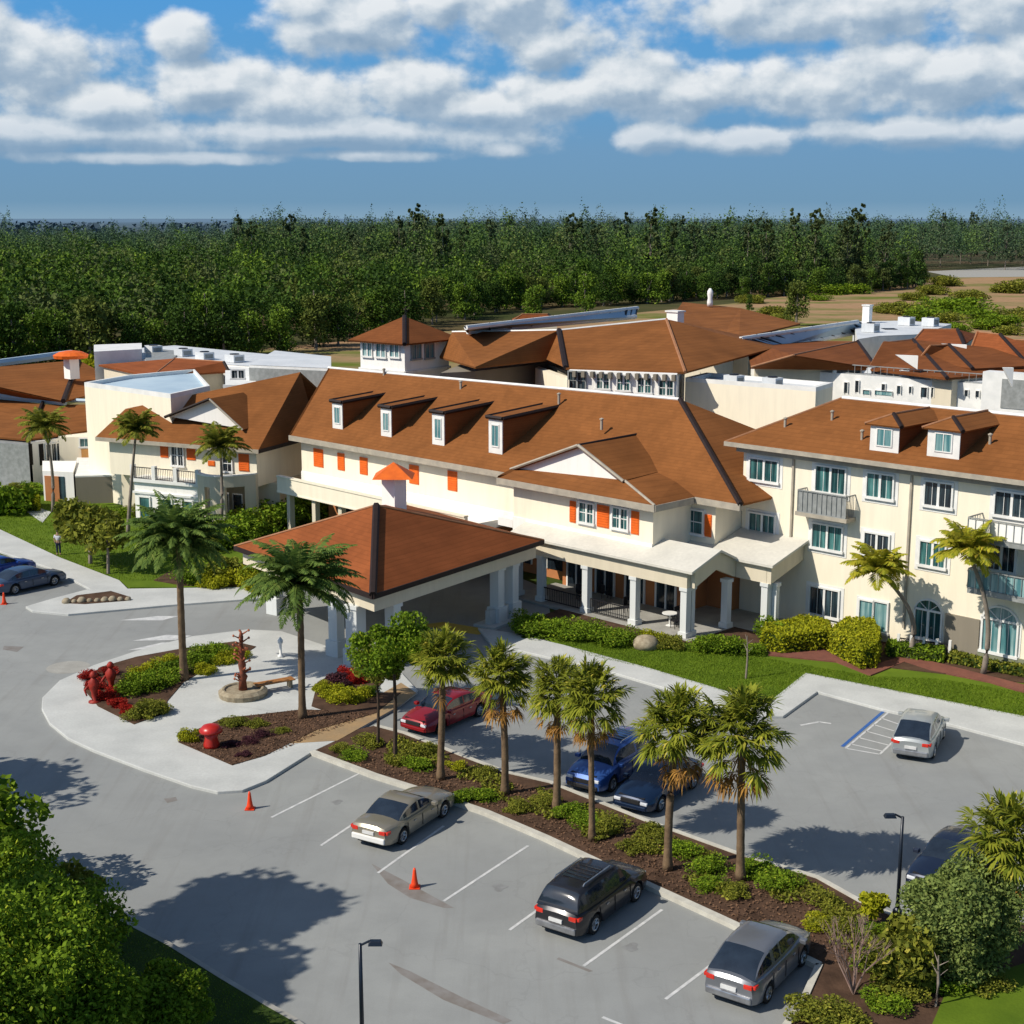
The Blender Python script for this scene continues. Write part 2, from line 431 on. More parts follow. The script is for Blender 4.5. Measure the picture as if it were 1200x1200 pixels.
# raised entrance island
def arc_px(pts): return pts
isl = [(50, 820), (49, 833), (58, 850), (80, 868), (110, 882), (170, 905), (225, 924), (255, 931), (285, 929), (312, 918), (366, 884), (400, 868),
       (470, 828), (490, 812), (470, 790), (400, 765), (330, 742), (290, 740), (225, 748), (160, 765), (110, 782), (70, 800)]
ribbon_slab('entrance_island', isl)
sheet('paver_walk', px([(330, 872), (395, 868), (470, 826), (488, 812), (470, 800), (425, 825), (370, 848)], .13), .134, M_tan)
sheet('fountain_plaza', px([(215, 800), (290, 760), (400, 768), (440, 790), (400, 815), (350, 838), (280, 828)], .13), .138, M_conc)
# beds on the island (soil a little proud of the slab)
def bed(name, pxl, z=.16, mat=M_mulch, z0=.0): return struct(name, MB().prism(px(pxl, .13), z0, z), mat)
bed('flower_bed', [(98, 808), (102, 795), (118, 782), (160, 770), (215, 760), (275, 752), (300, 758), (290, 765), (255, 776), (215, 800), (196, 822), (196, 835), (157, 849), (115, 828)])
bed('flower_bed', [(209, 870), (215, 862), (262, 842), (300, 838), (352, 832), (400, 833), (432, 812), (470, 812), (440, 836), (370, 856), (310, 886), (272, 897)])
bed('flower_bed', [(365, 828), (372, 800), (400, 785), (432, 790), (448, 800), (430, 822), (395, 838)], z=.165)
# narrow bed in the left pavement tip
bed('flower_bed', [(75, 707), (90, 698), (130, 693), (153, 700), (150, 704), (100, 708)])
# round concrete patch and stains
mbp = MB(); c = G(80, 782)
mbp.poly([(c[0] + 1.1 * math.cos(a / 12 * math.pi), c[1] + 1.1 * math.sin(a / 12 * math.pi), .005) for a in range(24)])
tag(mbp.build('manhole_cover', M_concd), 'round dark drain cover in the asphalt left of the entrance island', 'manhole cover')
M_stain = pm('road_stain', (.17, .15, .13), (.23, .22, .21), 2, .8)
for q in ([(455, 1128), (480, 1138), (540, 1168), (600, 1196), (590, 1200), (520, 1172), (470, 1142)], [(435, 1012), (470, 1030), (532, 1064), (520, 1064), (480, 1052), (455, 1036)],
          [(655, 1122), (695, 1138), (690, 1139), (652, 1124)], [(5, 757), (28, 758), (20, 764), (3, 761)], [(192, 936), (206, 934), (208, 938), (196, 941)]):
    struct('road_stain', MB().poly([(*p, .004) for p in px(q)]), M_stain)

M_oil = pm('dark_oil', (.19, .19, .185), (.25, .255, .25), 3, .55)
for (x, y, r_) in ((585, 1040, .25), (740, 1110, .25), (395, 940, .2), (905, 900, .22)):
    c = G(x, y); q = [(c[0] + r_ * (1 + .35 * math.sin(a * 3 + x)) * math.cos(a), c[1] + r_ * (1 + .3 * math.cos(a * 2 + y)) * math.sin(a), .0045) for a in [k * math.pi / 9 for k in range(18)]]
    struct('oil_stain', MB().poly(q), M_oil)
# median
med = [(366, 884), (440, 912), (500, 931), (570, 955), (640, 985), (710, 1018), (780, 1050), (845, 1080), (905, 1108), (960, 1135), (940, 1180), (915, 1215), (900, 1300),
       (1700, 1300), (1500, 1130), (1200, 1085), (1110, 1085), (1060, 1082), (1008, 1060), (958, 1032), (862, 1003), (800, 978), (757, 965), (707, 945), (645, 920), (593, 908), (548, 891),
       (500, 872), (474, 862), (440, 853), (400, 862)]
struct('median_bed', MB().prism(px(med), -.05, .12), M_mulch)
def strip(name, pxl, w, z0, z1, mat, closed=False):
    P = [Vector(p) for p in px(pxl)]; L = []; Rr = []
    for i, p in enumerate(P):
        d = (P[min(i + 1, len(P) - 1)] - P[max(0, i - 1)]).normalized(); n = Vector((-d.y, d.x))
        L.append(p + n * w / 2); Rr.append(p - n * w / 2)
    mb = MB()
    for i in range(len(P) - 1):
        mb.add([(*L[i], z0), (*L[i + 1], z0), (*Rr[i + 1], z0), (*Rr[i], z0), (*L[i], z1), (*L[i + 1], z1), (*Rr[i + 1], z1), (*Rr[i], z1)],
               [[4, 7, 6, 5], [0, 1, 5, 4], [2, 3, 7, 6]] + ([[3, 0, 4, 7]] if i == 0 else []) + ([[1, 2, 6, 5]] if i == len(P) - 2 else []))
    bmm = mb
    return struct(name, bmm, mat)
strip('kerb', med[:10], .28, -.02, .17, M_kerb)
strip('kerb', [(1060, 1082), (1008, 1060), (958, 1032), (862, 1003), (757, 965), (707, 945), (645, 920), (593, 908), (548, 891), (474, 862), (440, 853)], .2, -.02, .16, M_kerb)
strip('kerb', [(960, 1135), (940, 1180), (915, 1215)], .22, -.02, .17, M_kerb)
# lower-left grass bank
bank = [(-900, 900), (-200, 985), (60, 1035), (115, 1070), (150, 1086), (200, 1112), (260, 1150), (310, 1180), (345, 1200), (420, 1260), (500, 1400), (-900, 1700)]
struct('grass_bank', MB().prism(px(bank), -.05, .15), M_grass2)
strip('kerb', bank[2:10], .18, -.02, .16, M_concd)
# right corner grass
bed('lawn', [(1110, 1160), (1200, 1130), (1400, 1130), (1400, 1230), (1080, 1230)], z=.17, mat=M_grass)
# lawns
struct('lawn', MB().prism(px([(690, 768), (760, 784), (850, 811), (903, 824), (946, 790), (1205, 842), (1420, 888), (1500, 800), (1200, 770), (1000, 750), (840, 720), (660, 715), (625, 745)], 0), -.04, .10), M_grass)
struct('lawn', MB().prism(px([(-150, 560), (-150, 585), (0, 620), (70, 653), (140, 680), (152, 690), (300, 690), (340, 680), (330, 640), (250, 625), (170, 592), (60, 570)], 0), -.04, .10), M_grass)
bed('mulch_bed', [(720, 745), (800, 752), (880, 762), (960, 770), (1040, 782), (1200, 800), (1200, 775), (1000, 745), (800, 725), (660, 712), (610, 732), (640, 742)], z=.15, z0=.0)
bed('brick_path', [(905, 757), (965, 762), (1010, 785), (1060, 768), (1110, 780), (1200, 803), (1200, 812), (1160, 800), (1090, 786), (1060, 776), (1020, 792), (980, 776), (900, 768)], z=.17, mat=M_brickp)
bed('side_path', [(-50, 560), (0, 560), (30, 590), (60, 600), (50, 612), (0, 580), (-50, 575)], z=.14, mat=M_conc)
bed('flower_bed', [(215, 686), (330, 688), (330, 672), (215, 660), (180, 680)], z=.13)

# markings
def line(pts, w, mat=M_line, name='parking_line', z=.006):
    P = [Vector(p) for p in px(pts)]; d = (P[1] - P[0]).normalized(); n = Vector((-d.y, d.x)) * w / 2
    return struct(name, MB().poly([(*(P[0] - n), z), (*(P[1] - n), z), (*(P[1] + n), z), (*(P[0] + n), z)]), mat)
for a, b in (((520, 1056), (619, 991)), ((597, 1090), (650, 1052)), ((684, 1132), (776, 1066)), ((780, 1171), (868, 1105)), ((376, 991), (430, 955)), ((318, 958), (422, 906)),
             ((443, 1023), (520, 968)), ((706, 1192), (780, 1222))):
    line([a, b], .11)
line([(987, 875), (1035, 834)], .16, M_blue, z=.006)
line([(991, 877), (1041, 835)], .10)
line([(1031, 884), (1072, 845)], .10)
line([(991, 877), (1031, 884)], .10)
for k in range(5):
    t = .12 + k * .18
    a = (991 + 50 * t, 877 - 42 * t); b = (1031 + 41 * t - 2, 884 - 39 * t + 1); line([a, b], .09)
sheet('tactile_pad', px([(1043, 835), (1049, 831), (1074, 837), (1068, 842)]), .012, M_yel)
for q in ([(140, 727), (185, 722), (210, 722), (190, 727)], [(155, 751), (195, 744), (225, 745), (205, 750)], [(150, 762), (190, 753), (240, 752), (210, 758)]):
    sheet('road_marking', px(q), .006, M_line)
for k in range(2):
    a = G(945 + k * 22, 845); line([(938 + 22 * k, 850 - 4 * k), (960 + 14 * k, 846 + 2 * k)], .14)
sheet('yellow_pad', px([(487, 733), (520, 729), (580, 739), (560, 744)]), .015, M_yel)

# ================================================================== BUILDINGS
class Wall:
    """vertical wall seen from outside with p0 on its left"""
    def __init__(s, parent, p0, p1):
        s.par = parent; s.p0 = Vector(p0); s.p1 = Vector(p1); s.d = (s.p1 - s.p0).normalized(); s.n = Vector((s.d.y, -s.d.x))
    def hit(s, x, y):
        p = hit_plane(x, y, (*s.p0, 0), (*s.p1, 0), (*s.p0, 5))
        return ((Vector((p.x, p.y)) - s.p0).dot(s.d), p.z)
    def box(s, mb, a0, a1, z0, z1, o0, o1, m=0):
        A = s.p0 + s.d * a0; B = s.p0 + s.d * a1
        return mb.prism([tuple(A + s.n * o0), tuple(B + s.n * o0), tuple(B + s.n * o1), tuple(A + s.n * o1)], z0, z1, m)
    def rect(s, x0, y0, x1, y1):
        xm = (x0 + x1) / 2; ym = (y0 + y1) / 2
        return s.hit(x0, ym)[0], s.hit(x1, ym)[0], s.hit(xm, y1)[1], s.hit(xm, y0)[1]
def window(w, r, glass=None, div=2, cross=0, sill=True, trim=.10, halo=0, arch=False, frame=M_trim):
    a0, a1, z0, z1 = w.rect(*r)
    mb = MB()
    if halo: w.box(mb, a0 - halo, a1 + halo, z0 - halo * 1.1, z1 + halo * .8, .0, .03)
    w.box(mb, a0 - trim, a0, z0 - trim, z1 + trim, .0, .13); w.box(mb, a1, a1 + trim, z0 - trim, z1 + trim, .0, .13)
    w.box(mb, a0, a1, z1, z1 + trim, .0, .13)
    if sill: w.box(mb, a0 - trim - .06, a1 + trim + .06, z0 - trim - .04, z0 - .0, .0, .18)
    for i in range(1, div):
        a = a0 + (a1 - a0) * i / div; w.box(mb, a - .07, a + .07, z0, z1, .0, .10)
    for i in range(div):
        b0 = a0 + (a1 - a0) * i / div; b1 = a0 + (a1 - a0) * (i + 1) / div
        if div > 1 or cross: w.box(mb, (b0 + b1) / 2 - .014, (b0 + b1) / 2 + .014, z0, z1, .0, .05)
    for i in range(cross):
        z = z0 + (z1 - z0) * (i + 1) / (cross + 1); w.box(mb, a0, a1, z - .025, z + .025, .0, .078)
    if arch:
        cx = (a0 + a1) / 2; rr = (a1 - a0) / 2; pts = []
        for k in range(13):
            an = math.pi * k / 12; pts.append((cx - rr * math.cos(an), z1 + rr * .8 * math.sin(an)))
        for k in range(12):
            (u0, v0), (u1, v1) = pts[k], pts[k + 1]
            q = []
            for sc in (1, 1.13):
                for (u, v) in ((u0, v0), (u1, v1)):
                    q.append((cx + (u - cx) * sc, z1 + (v - z1) * sc))
            b = [w.p0 + w.d * q[i][0] for i in (0, 1, 3, 2)]; zz = [q[i][1] for i in (0, 1, 3, 2)]
            mb.hexa([(*(b[i]), zz[i]) for i in range(4)], [(*(b[i] + w.n * .13), zz[i]) for i in range(4)])
        for k in (3, 6, 9):
            u, v = pts[k]; A = w.p0 + w.d * cx + w.n * .05; B = w.p0 + w.d * u + w.n * .05
            mb.tube([(*A, z1), (*B, v)], .025, 4)
    o = mb.build('window', frame, w.par)
    pb = MB(); w.box(pb, a0, a1, z0, z1, .0, .045)
    if arch:
        A = [w.p0 + w.d * u + w.n * .045 for u, v in pts]
        pb.poly([(*A[i], pts[i][1]) for i in range(13)])
    pb.build('pane', glass or M_glass, o)
    return o
def shutter(w, r, mat=M_orange):
    a0, a1, z0, z1 = w.rect(*r); mb = MB(); w.box(mb, a0, a1, z0, z1, .0, .05)
    n = max(4, int((z1 - z0) / .16))
    for i in range(n):
        z = z0 + .06 + (z1 - z0 - .12) * i / n; w.box(mb, a0 + .05, a1 - .05, z, z + .07, .05, .075)
    return mb.build('shutter', mat, w.par)
def roof(name, faces, mat, parent, solid=.16): 
    mb = MB()
    for f in faces: mb.poly(f)
    o = mb.build(name, mat, parent)
    b = o.modifiers.new('solid', 'SOLIDIFY'); b.thickness = solid; b.offset = -1
    return o
def caps(lines, mat, parent, rad=.11, name='ridge_cap'):
    mb = MB()
    for a, b in lines: mb.tube([a, b], rad, 6)
    return mb.build(name, mat, parent)
def railing(w, a0, a1, z0, z1, o, parent, mat=M_iron, step=.16, sides=0.0, name='railing'):
    mb = MB()
    w.box(mb, a0, a1, z1 - .06, z1, o - .03, o + .03); w.box(mb, a0, a1, z0, z0 + .05, o - .025, o + .025)
    n = max(2, int((a1 - a0) / step))
    for i in range(n + 1):
        a = a0 + (a1 - a0) * i / n; w.box(mb, a - .014, a + .014, z0 + .05, z1 - .06, o - .012, o + .012)
    if sides:
        for a in (a0, a1):
            w.box(mb, a - .03, a + .03, z1 - .06, z1 - .0, .0, o - .03); 
            for k in range(1, 6): w.box(mb, a - .014, a + .014, z0, z1 - .06, o * k / 6 - .012, o * k / 6 + .012)
    return mb.build(name, mat, parent)
def dormer(parent, base, w, h, back, roofm, slope=.12, hip=False, mat=M_trim, wallm=M_roof, ov=.25, tilt=0):
    """base: middle of the foot of the front; runs back along V"""
    x, y, z = base; n = MB(); u = Vector(U2); v = Vector(V2); c = Vector((x, y))
    def P(a, b, zz): q = c + u * a + v * b; return (q.x, q.y, zz)
    hw = w / 2
    cheeks = MB()
    cheeks.hexa([P(-hw, .02, z - .6), P(hw, .02, z - .6), P(hw, back, z - .6), P(-hw, back, z - .6)],
                [P(-hw, .02, z + h), P(hw, .02, z + h), P(hw, back, z + h + slope * back), P(-hw, back, z + h + slope * back)])
    o = cheeks.build('dormer', wallm, parent)
    W_ = Wall(o, P(-hw, 0, 0)[:2], P(hw, 0, 0)[:2])
    f = MB(); W_.box(f, 0, w, z - .35, z + h, -.05, .03); f.build('dormer_front', mat, o)
    g = MB(); W_.box(g, w * .26, w * .74, z + h * .22, z + h * .82, .03, .05); g.build('pane', M_glassl, o)
    fr = MB()
    for (a0, a1, z0, z1) in ((.22, .26, .18, .86), (.74, .78, .18, .86), (.26, .74, .82, .86), (.26, .74, .18, .22), (.49, .51, .22, .82)):
        W_.box(fr, w * a0, w * a1, z + h * z0, z + h * z1, .03, .08)
    fr.build('window_frame', M_trim, o)
    e = ov; zt = z + h
    if hip:
        rz = zt + w * .30
        A = P(-hw - e, -e, zt); B = P(hw + e, -e, zt); C = P(0, hw * .9, rz); D = P(0, back, rz); E1 = P(-hw - e, back, zt); F1 = P(hw + e, back, zt)
        roof('dormer_roof', [[A, B, C], [B, F1, D, C], [E1, A, C, D]], roofm, o, .1)
        caps([(A, C), (C, D)], M_ridgel, o, .07); caps([(B, C)], M_ridge, o, .12)
    else:
        zb = zt + slope * back
        q = [P(-hw - e, -e, zt - slope * e), P(hw + e, -e, zt - slope * e), P(hw + e, back, zb), P(-hw - e, back, zb)]
        mb = MB(); mb.hexa([(a, b_, cc + .02) for a, b_, cc in q], [(a, b_, cc + .17) for a, b_, cc in q]); mb.build('dormer_roof', roofm, o)
        k = MB()
        for a, b_ in ((q[0], q[3]), (q[1], q[2]), (q[0], q[1])):
            k.tube([(a[0], a[1], a[2] + .14), (b_[0], b_[1], b_[2] + .14)], .14, 5)
        k.build('dormer_shadow_line', M_ridge, o)  # black tubes stand in for the shadow line along the dormer roof
    return o

# ---------------- three-storey right wing
RW = thing('apartment_building', 'cream three storey wing on the right with paired teal windows and two white dormers', 'building', W3(14, 12, 0))
s0, s1, t0, t1 = -1.6, 34, 7.0, 17.5; ZE, ZR = 10.2, 12.6
mb = MB(); mb.prism([W2(s0, t0), W2(s1, t0), W2(s1, t1), W2(s0, t1)], 0, ZE - .02); mb.build('wall', M_cream, RW)
mb = MB(); mb.prism([W2(s0 - .3, t0 - .35), W2(s1, t0 - .35), W2(s1, t0 - .001), W2(s0 - .3, t0 - .001)], ZE - .55, ZE - .12); mb.build('cornice', M_fascia, RW)
e = .8; rl = (1.6, 12.2)
A = W3(s0 - e, t0 - e, ZE); B = W3(s1, t0 - e, ZE); C = W3(s1, rl[1], ZR); D = W3(rl[0], rl[1], ZR); Eb = W3(s0 - e, t1 + e, ZE); Fb = W3(s1, t1 + e, ZE)
roof('roof', [[A, B, C, D], [Eb, A, D], [Fb, Eb, D, C]], M_roof, RW)
caps([(A, D)], M_ridgel, RW, .07); caps([(D, C)], M_trim, RW, .13)
mb = MB(); mb.prism([W2(s0 - e, t0 - e - .1), W2(s1, t0 - e - .1), W2(s1, t0 - e), W2(s0 - e, t0 - e)], ZE - .22, ZE + .03); mb.build('gutter', M_fascia, RW)
wr = Wall(RW, W2(s0, t0), W2(s1, t0))
for r_, g in (((880, 539, 912, 563), M_glass), ((957, 548, 991, 577), M_glass), ((1017, 556, 1047, 583), M_glass), ((1085, 566, 1116, 593), M_glassd), ((1167, 578, 1206, 605), M_glassd),
              ((879, 603, 908, 630), M_glass), ((953, 616, 987, 643), M_glass), ((1014, 626, 1042, 650), M_glassd), ((1079, 636, 1108, 663), M_glass), ((950, 690, 983, 721), M_glassd)):
    window(wr, r_, g, 2, 0, halo=.32)
for x0 in (1262, 1340): window(wr, (x0, 590 + (x0 - 1262) * .12, x0 + 32, 620 + (x0 - 1262) * .12), M_glassd, 2, 0, halo=.3)
window(wr, (1008, 704, 1023, 738), M_glassl, 1, 0, halo=.25); window(wr, (1025, 706, 1040, 740), M_glassl, 1, 0, halo=.12)
window(wr, (1073, 716, 1103, 748), M_glass, 2, 0, halo=.15, arch=True)
window(wr, (1152, 728, 1192, 765), M_glassl, 2, 0, halo=.22, arch=True)
# downspouts
for x in (928.5, 1067):
    a, z = wr.hit(x, 600); mb = MB(); wr.box(mb, a - .06, a + .06, 4.4 if x < 1000 else 1.2, ZE - .55, .001, .12); mb.build('downspout', M_fascia, RW)
# taupe base
a0 = wr.hit(1108, 740)[0]; a1 = wr.hit(1148, 745)[0]; zt = wr.hit(1128, 722)[1]
mb = MB(); wr.box(mb, a0, a1, 0, zt, .001, .12); mb.build('base_panel', M_taupe, RW)
a2 = wr.hit(1300, 790)[0]; mb = MB(); wr.box(mb, a1, a2, 0, .9, .001, .14); mb.build('base_band', pm('green_grey_stucco', (.22, .23, .15), None, 1, .85), RW)
# balcony under window
a0, a1, z0, z1 = wr.rect(945, 575, 1002, 600)
mb = MB(); wr.box(mb, a0 - .1, a1 + .1, z0 - .28, z0 - .06, .0, .95); bal = mb.build('balcony', M_fascia, RW)
mb = MB(); wr.box(mb, a0, a1, z0 - .06, z1 - .08, .82, .86); mb.build('balcony_panel', M_greyp, bal); railing(wr, a0, a1, z0 - .06, z1, .9, bal, M_greyp, .3, sides=1)
# right stacked balconies
for (x0, y0, x1, y1, m) in ((1150, 607, 1290, 628, M_white), (1150, 668, 1290, 690, M_glassl)):
    a0, a1, z0, z1 = wr.rect(x0, y0 + 4, x1, y1 + 6)
    mb = MB(); wr.box(mb, a0, a1, z0 - .25, z0, .0, 1.5); b = mb.build('balcony', M_greyp, RW)
    mb = MB(); wr.box(mb, a0, a1, z0, z1 - .1, 1.4, 1.46); mb.build('balcony_panel', m, b); railing(wr, a0, a1, z0, z1, 1.5, b, M_greyp, .4, sides=1)
window(wr, (1158, 640, 1190, 668), M_glassd, 2, 0)
# dormers
pa, pb_, pc = A, B, D
for (x, y, w_, h_) in ((1036, 529, 1.75, 1.45), (1105, 536, 1.85, 1.5)):
    p = hit_plane(x, y, pa, pb_, pc); dormer(RW, p, w_, h_, 4.6, M_roof, hip=True, slope=0, wallm=M_roof3)

# ---------------- two-storey central wing
MW = thing('building', 'two storey central wing under a broad brown roof with four white dormers and orange shutters', 'building', W3(-18, 8, 0))
ZE, = (7.2,)
ML = W2(-38.5, 2.6)
mb = MB(); mb.prism([W2(-38.5, 2.6), W2(-14.6, 2.6), W2(-14.6, 1.0), W2(-3.4, 1.0), W2(-3.4, 4.5), W2(-1.65, 4.5), W2(-1.65, 17), W2(-38.5, 17)], 3.6, ZE - .02)
mb.build('wall', M_cream, MW)
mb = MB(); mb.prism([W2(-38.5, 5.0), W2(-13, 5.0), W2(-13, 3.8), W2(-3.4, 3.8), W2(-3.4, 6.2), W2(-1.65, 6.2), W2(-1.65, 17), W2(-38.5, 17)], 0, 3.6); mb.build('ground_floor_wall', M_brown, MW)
Lr = G3(385, 431, 11.4); Rr = G3(797, 468, 11.8)
e1 = W3(-37.8, 1.9, ZE); e2 = W3(-15.2, 1.9, ZE); e3 = W3(-3.0, 3.9, ZE); e4 = W3(.5, 3.9, ZE); b1 = W3(.5, 17.6, ZE); b2 = W3(-39, 17.6, ZE); e0 = W3(-39, 1.9, ZE)
# main front slope, split at the bay
def lerp(a, b, t): return tuple(a[i] + (b[i] - a[i]) * t for i in range(3))
m1 = lerp(Lr, Rr, .55); 
roof('roof', [[e0, e2, m1, Lr], [e2, e3, m1], [e3, e4, Rr, m1], [e4, b1, Rr], [b1, b2, Lr, Rr], [b2, e0, Lr]], M_roof, MW)
caps([(e4, Rr)], M_ridge, MW, .17); caps([(Lr, Rr)], M_trim, MW, .12)
# bay: skirt roof, pediment and cross gable
sa, sb = -15.3, -2.7; tb = .25
f0 = W3(sa, tb, ZE); f1 = W3(sb, tb, ZE); g0 = W3(sa + .6, 2.2, 8.15); g1 = W3(sb - 1.6, 2.2, 8.15)
ap = hit_plane(682, 521, W3(0, 2.2, 0), W3(-9, 2.2, 0), W3(0, 2.2, 5))
ap = (ap.x, ap.y, ap.z); apb = (ap[0] + V2[0] * 9, ap[1] + V2[1] * 9, ap[2] + .1)
gl = hit_plane(603, 549, W3(0, 2.2, 0), W3(-9, 2.2, 0), W3(0, 2.2, 5)); gl = tuple(gl)
gr = hit_plane(735, 563, W3(0, 2.2, 0), W3(-9, 2.2, 0), W3(0, 2.2, 5)); gr = tuple(gr)
glb = (gl[0] + V2[0] * 3.5, gl[1] + V2[1] * 3.5, gl[2]); grb = (gr[0] + V2[0] * 6, gr[1] + V2[1] * 6, gr[2] + .3)
def fwd(p, k, dz=0): return (p[0] - V2[0] * k, p[1] - V2[1] * k, p[2] + dz)
c1_ = W3(sb, 5.5, ZE)
roof('bay_roof', [[f0, f1, gr, gl], [f1, c1_, grb, gr], [f0, gl, W3(sa, 5, ZE)]], M_roof, MW)
mb = MB(); mb.poly([gl, gr, ap]); mb.build('pediment', M_white, MW)
roof('bay_roof', [[fwd(gl, .35, .03), fwd(ap, .35, .03), (*apb[:2], apb[2] + .03), glb], [fwd(ap, .35, .03), fwd(gr, .35, .03), grb, (*apb[:2], apb[2] + .03)]], M_roof, MW)
mb = MB(); mb.tube([fwd(gl, .35), fwd(ap, .35)], .1, 6); mb.tube([fwd(ap, .35), fwd(gr, .35)], .1, 6); mb.tube([fwd(gr, .2), f1], .08, 6); mb.build('barge_board', M_fascia, MW)
caps([(fwd(ap, .3), (*apb[:2], apb[2] + .05))], M_ridge, MW, .09)
# eave boards
for (a, b) in ((W2(-39, 1.9), W2(-15.2, 1.9)), (W2(sa, tb), W2(sb, tb)), (W2(-3.0, 3.9), W2(.5, 3.9))):
    w = Wall(MW, a, b); L = (w.p1 - w.p0).length; mb = MB(); w.box(mb, 0, L, ZE - .38, ZE + .0, -.25, .06); mb.build('fascia_board', M_fascia, MW)
mb = MB(); w = Wall(MW, W2(sb, tb), W2(sb, 3.8)); w.box(mb, 0, 3.5, ZE - .38, ZE, -.25, .06); mb.build('fascia_board', M_fascia, MW)
wm = Wall(MW, W2(-38.5, 2.6), W2(-14.6, 2.6)); wb = Wall(MW, W2(-14.6, 1.0), W2(-3.4, 1.0)); wc = Wall(MW, W2(-3.4, 4.5), W2(-1.6, 4.5))
for r_ in ((368, 526, 379, 547), (396, 531, 404, 551), (422, 536, 431, 556), (480, 545, 491, 567), (525, 552, 536, 575)): shutter(wm, r_)
for r_ in ((668, 587, 675, 612), (700, 592, 714, 618), (740, 599, 749, 626)): shutter(wb, r_)
window(wb, (680, 590, 696, 612), M_glass, 2, 1, halo=.25); window(wb, (719, 596, 736, 619), M_glass, 2, 1, halo=.25)
window(wc, (803, 598, 824, 624), M_glass, 1, 1, halo=.2); shutter(wc, (792, 596, 799, 624), M_dkor); shutter(wc, (826, 603, 834, 629))
mb = MB(); wb.box(mb, 0, 11.2, 3.6, 4.75, .001, .08); wm.box(mb, 0, 23.9, 3.6, 4.5, .001, .08); mb.build('base_band', M_white, MW)
for (x, y, w_, h_) in ((396, 502, 1.15, 1.85), (453, 511, 1.12, 1.95), (514, 521, 1.2, 2.1), (581, 531, 1.25, 2.2)):
    p = hit_plane(x, y, e0, e2, lerp(Lr, Rr, .4)); dormer(MW, p, w_, h_, 6.2, M_roof, slope=.06, ov=.12)
# ground floor openings under the verandah
wg = Wall(MW, W2(-13, 3.8), W2(-3.4, 3.8)); wg2 = Wall(MW, W2(-38.5, 5.0), W2(-13, 5.0))
for a in (.4, 2.8, 5.2, 7.6):
    mb = MB(); wg.box(mb, a, a + .12, .1, 2.5, .0, .1); wg.box(mb, a + 1.5, a + 1.62, .1, 2.5, .0, .1); wg.box(mb, a + .12, a + 1.5, 2.38, 2.5, .0, .1); wg.box(mb, a + .75, a + .87, .1, 2.38, .0, .08)
    o = mb.build('french_door', M_trim, MW); mb = MB(); wg.box(mb, a + .12, a + 1.5, .1, 2.38, .0, .04); mb.build('pane', M_glassd, o)
for a in (2, 5, 8, 11, 14, 17, 20, 23):
    mb = MB(); wg2.box(mb, a, a + .1, .6, 2.5, .0, .1); wg2.box(mb, a + 1.6, a + 1.7, .6, 2.5, .0, .1); wg2.box(mb, a + .1, a + 1.6, 2.4, 2.5, .0, .1)
    o = mb.build('window', M_trim, MW); mb = MB(); wg2.box(mb, a + .1, a + 1.6, .6, 2.4, .0, .04); mb.build('pane', M_glassd, o)

for (x, y) in ((655, 470), (540, 455), (450, 440), (705, 500)):
    mb = MB(); p = hit_plane(x, y, e0, e2, lerp(Lr, Rr, .4)); mb.tube([(p.x, p.y, p.z - .2), (p.x, p.y, p.z + .45)], .09, 8); mb.lathe((p.x, p.y, p.z + .45), [(.14, 0), (.14, .06), (.02, .12)], 8); mb.build('roof_vent', M_fascia, MW)
for (x, y) in ((920, 500), (975, 492), (1160, 520), (1010, 515)):
    mb = MB(); p = hit_plane(x, y, pa, pb_, pc); mb.tube([(p.x, p.y, p.z - .2), (p.x, p.y, p.z + .45)], .08, 8); mb.lathe((p.x, p.y, p.z + .45), [(.13, 0), (.13, .06), (.02, .12)], 8); mb.build('roof_vent', M_fascia, RW)
# ---------------- verandah
VR = thing('verandah', 'white roofed verandah on pale columns along the ground floor of the central wing', 'verandah', W3(-4, 2, 0))
mb = MB()
zr, zf = 3.95, 4.75
# lean-to roof pieces
def leanto(sa, sb, ta, tb_, za, zb, th=.14):
    lo = [W3(sa, ta, za), W3(sb, ta, za), W3(sb, tb_, zb), W3(sa, tb_, zb)]
    mb.hexa([(x, y, z) for x, y, z in lo], [(x, y, z + th) for x, y, z in lo])
leanto(-13.5, .7, -.6, .98, 3.95, 4.45); leanto(-3.38, .7, .98, 2.0, 4.45, 4.78); leanto(-3.38, .7, 2.0, 3.49, 4.78, 4.1); leanto(-1.6, 3.1, 3.49, 6.98, 4.02, 4.95); leanto(-3.38, -1.61, 3.49, 4.48, 4.02, 4.3)
mb.build('roof', pm('cream_membrane_roof', (.74, .71, .62), (.60, .58, .51), .5, .7, fine=5), VR)
mb = MB(); mb.prism([W2(-16, 1.0), W2(-14.7, 1.0), W2(-14.7, 2.5), W2(-16, 2.5)], 4.0, 4.5); mb.build('parapet', M_white, VR)
mb = MB()   # beams with raking ends
def beam(sa, ta, sb, tb_, za0, za1, zb0, zb1, w=.3):
    a = Vector(W2(sa, ta)); b = Vector(W2(sb, tb_)); d = (b - a).normalized(); n = Vector((-d.y, d.x)) * w / 2
    mb.hexa([(*(a - n), za0), (*(b - n), zb0), (*(b + n), zb0), (*(a + n), za0)], [(*(a - n), za1), (*(b - n), zb1), (*(b + n), zb1), (*(a + n), za1)])
beam(-13.5, -.1, .1, -.1, 3.0, 3.97, 3.0, 3.97); beam(.25, .06, .25, 2.0, 3.0, 4.02, 3.75, 4.76); beam(.25, 2.0, .25, 3.8, 3.75, 4.76, 3.0, 4.03); beam(.42, 3.95, 2.5, 3.95, 3.0, 4.05, 3.0, 4.05); beam(2.65, 3.82, 2.65, 6.98, 3.0, 4.1, 3.9, 4.93)
mb.build('beam', M_beige, VR)
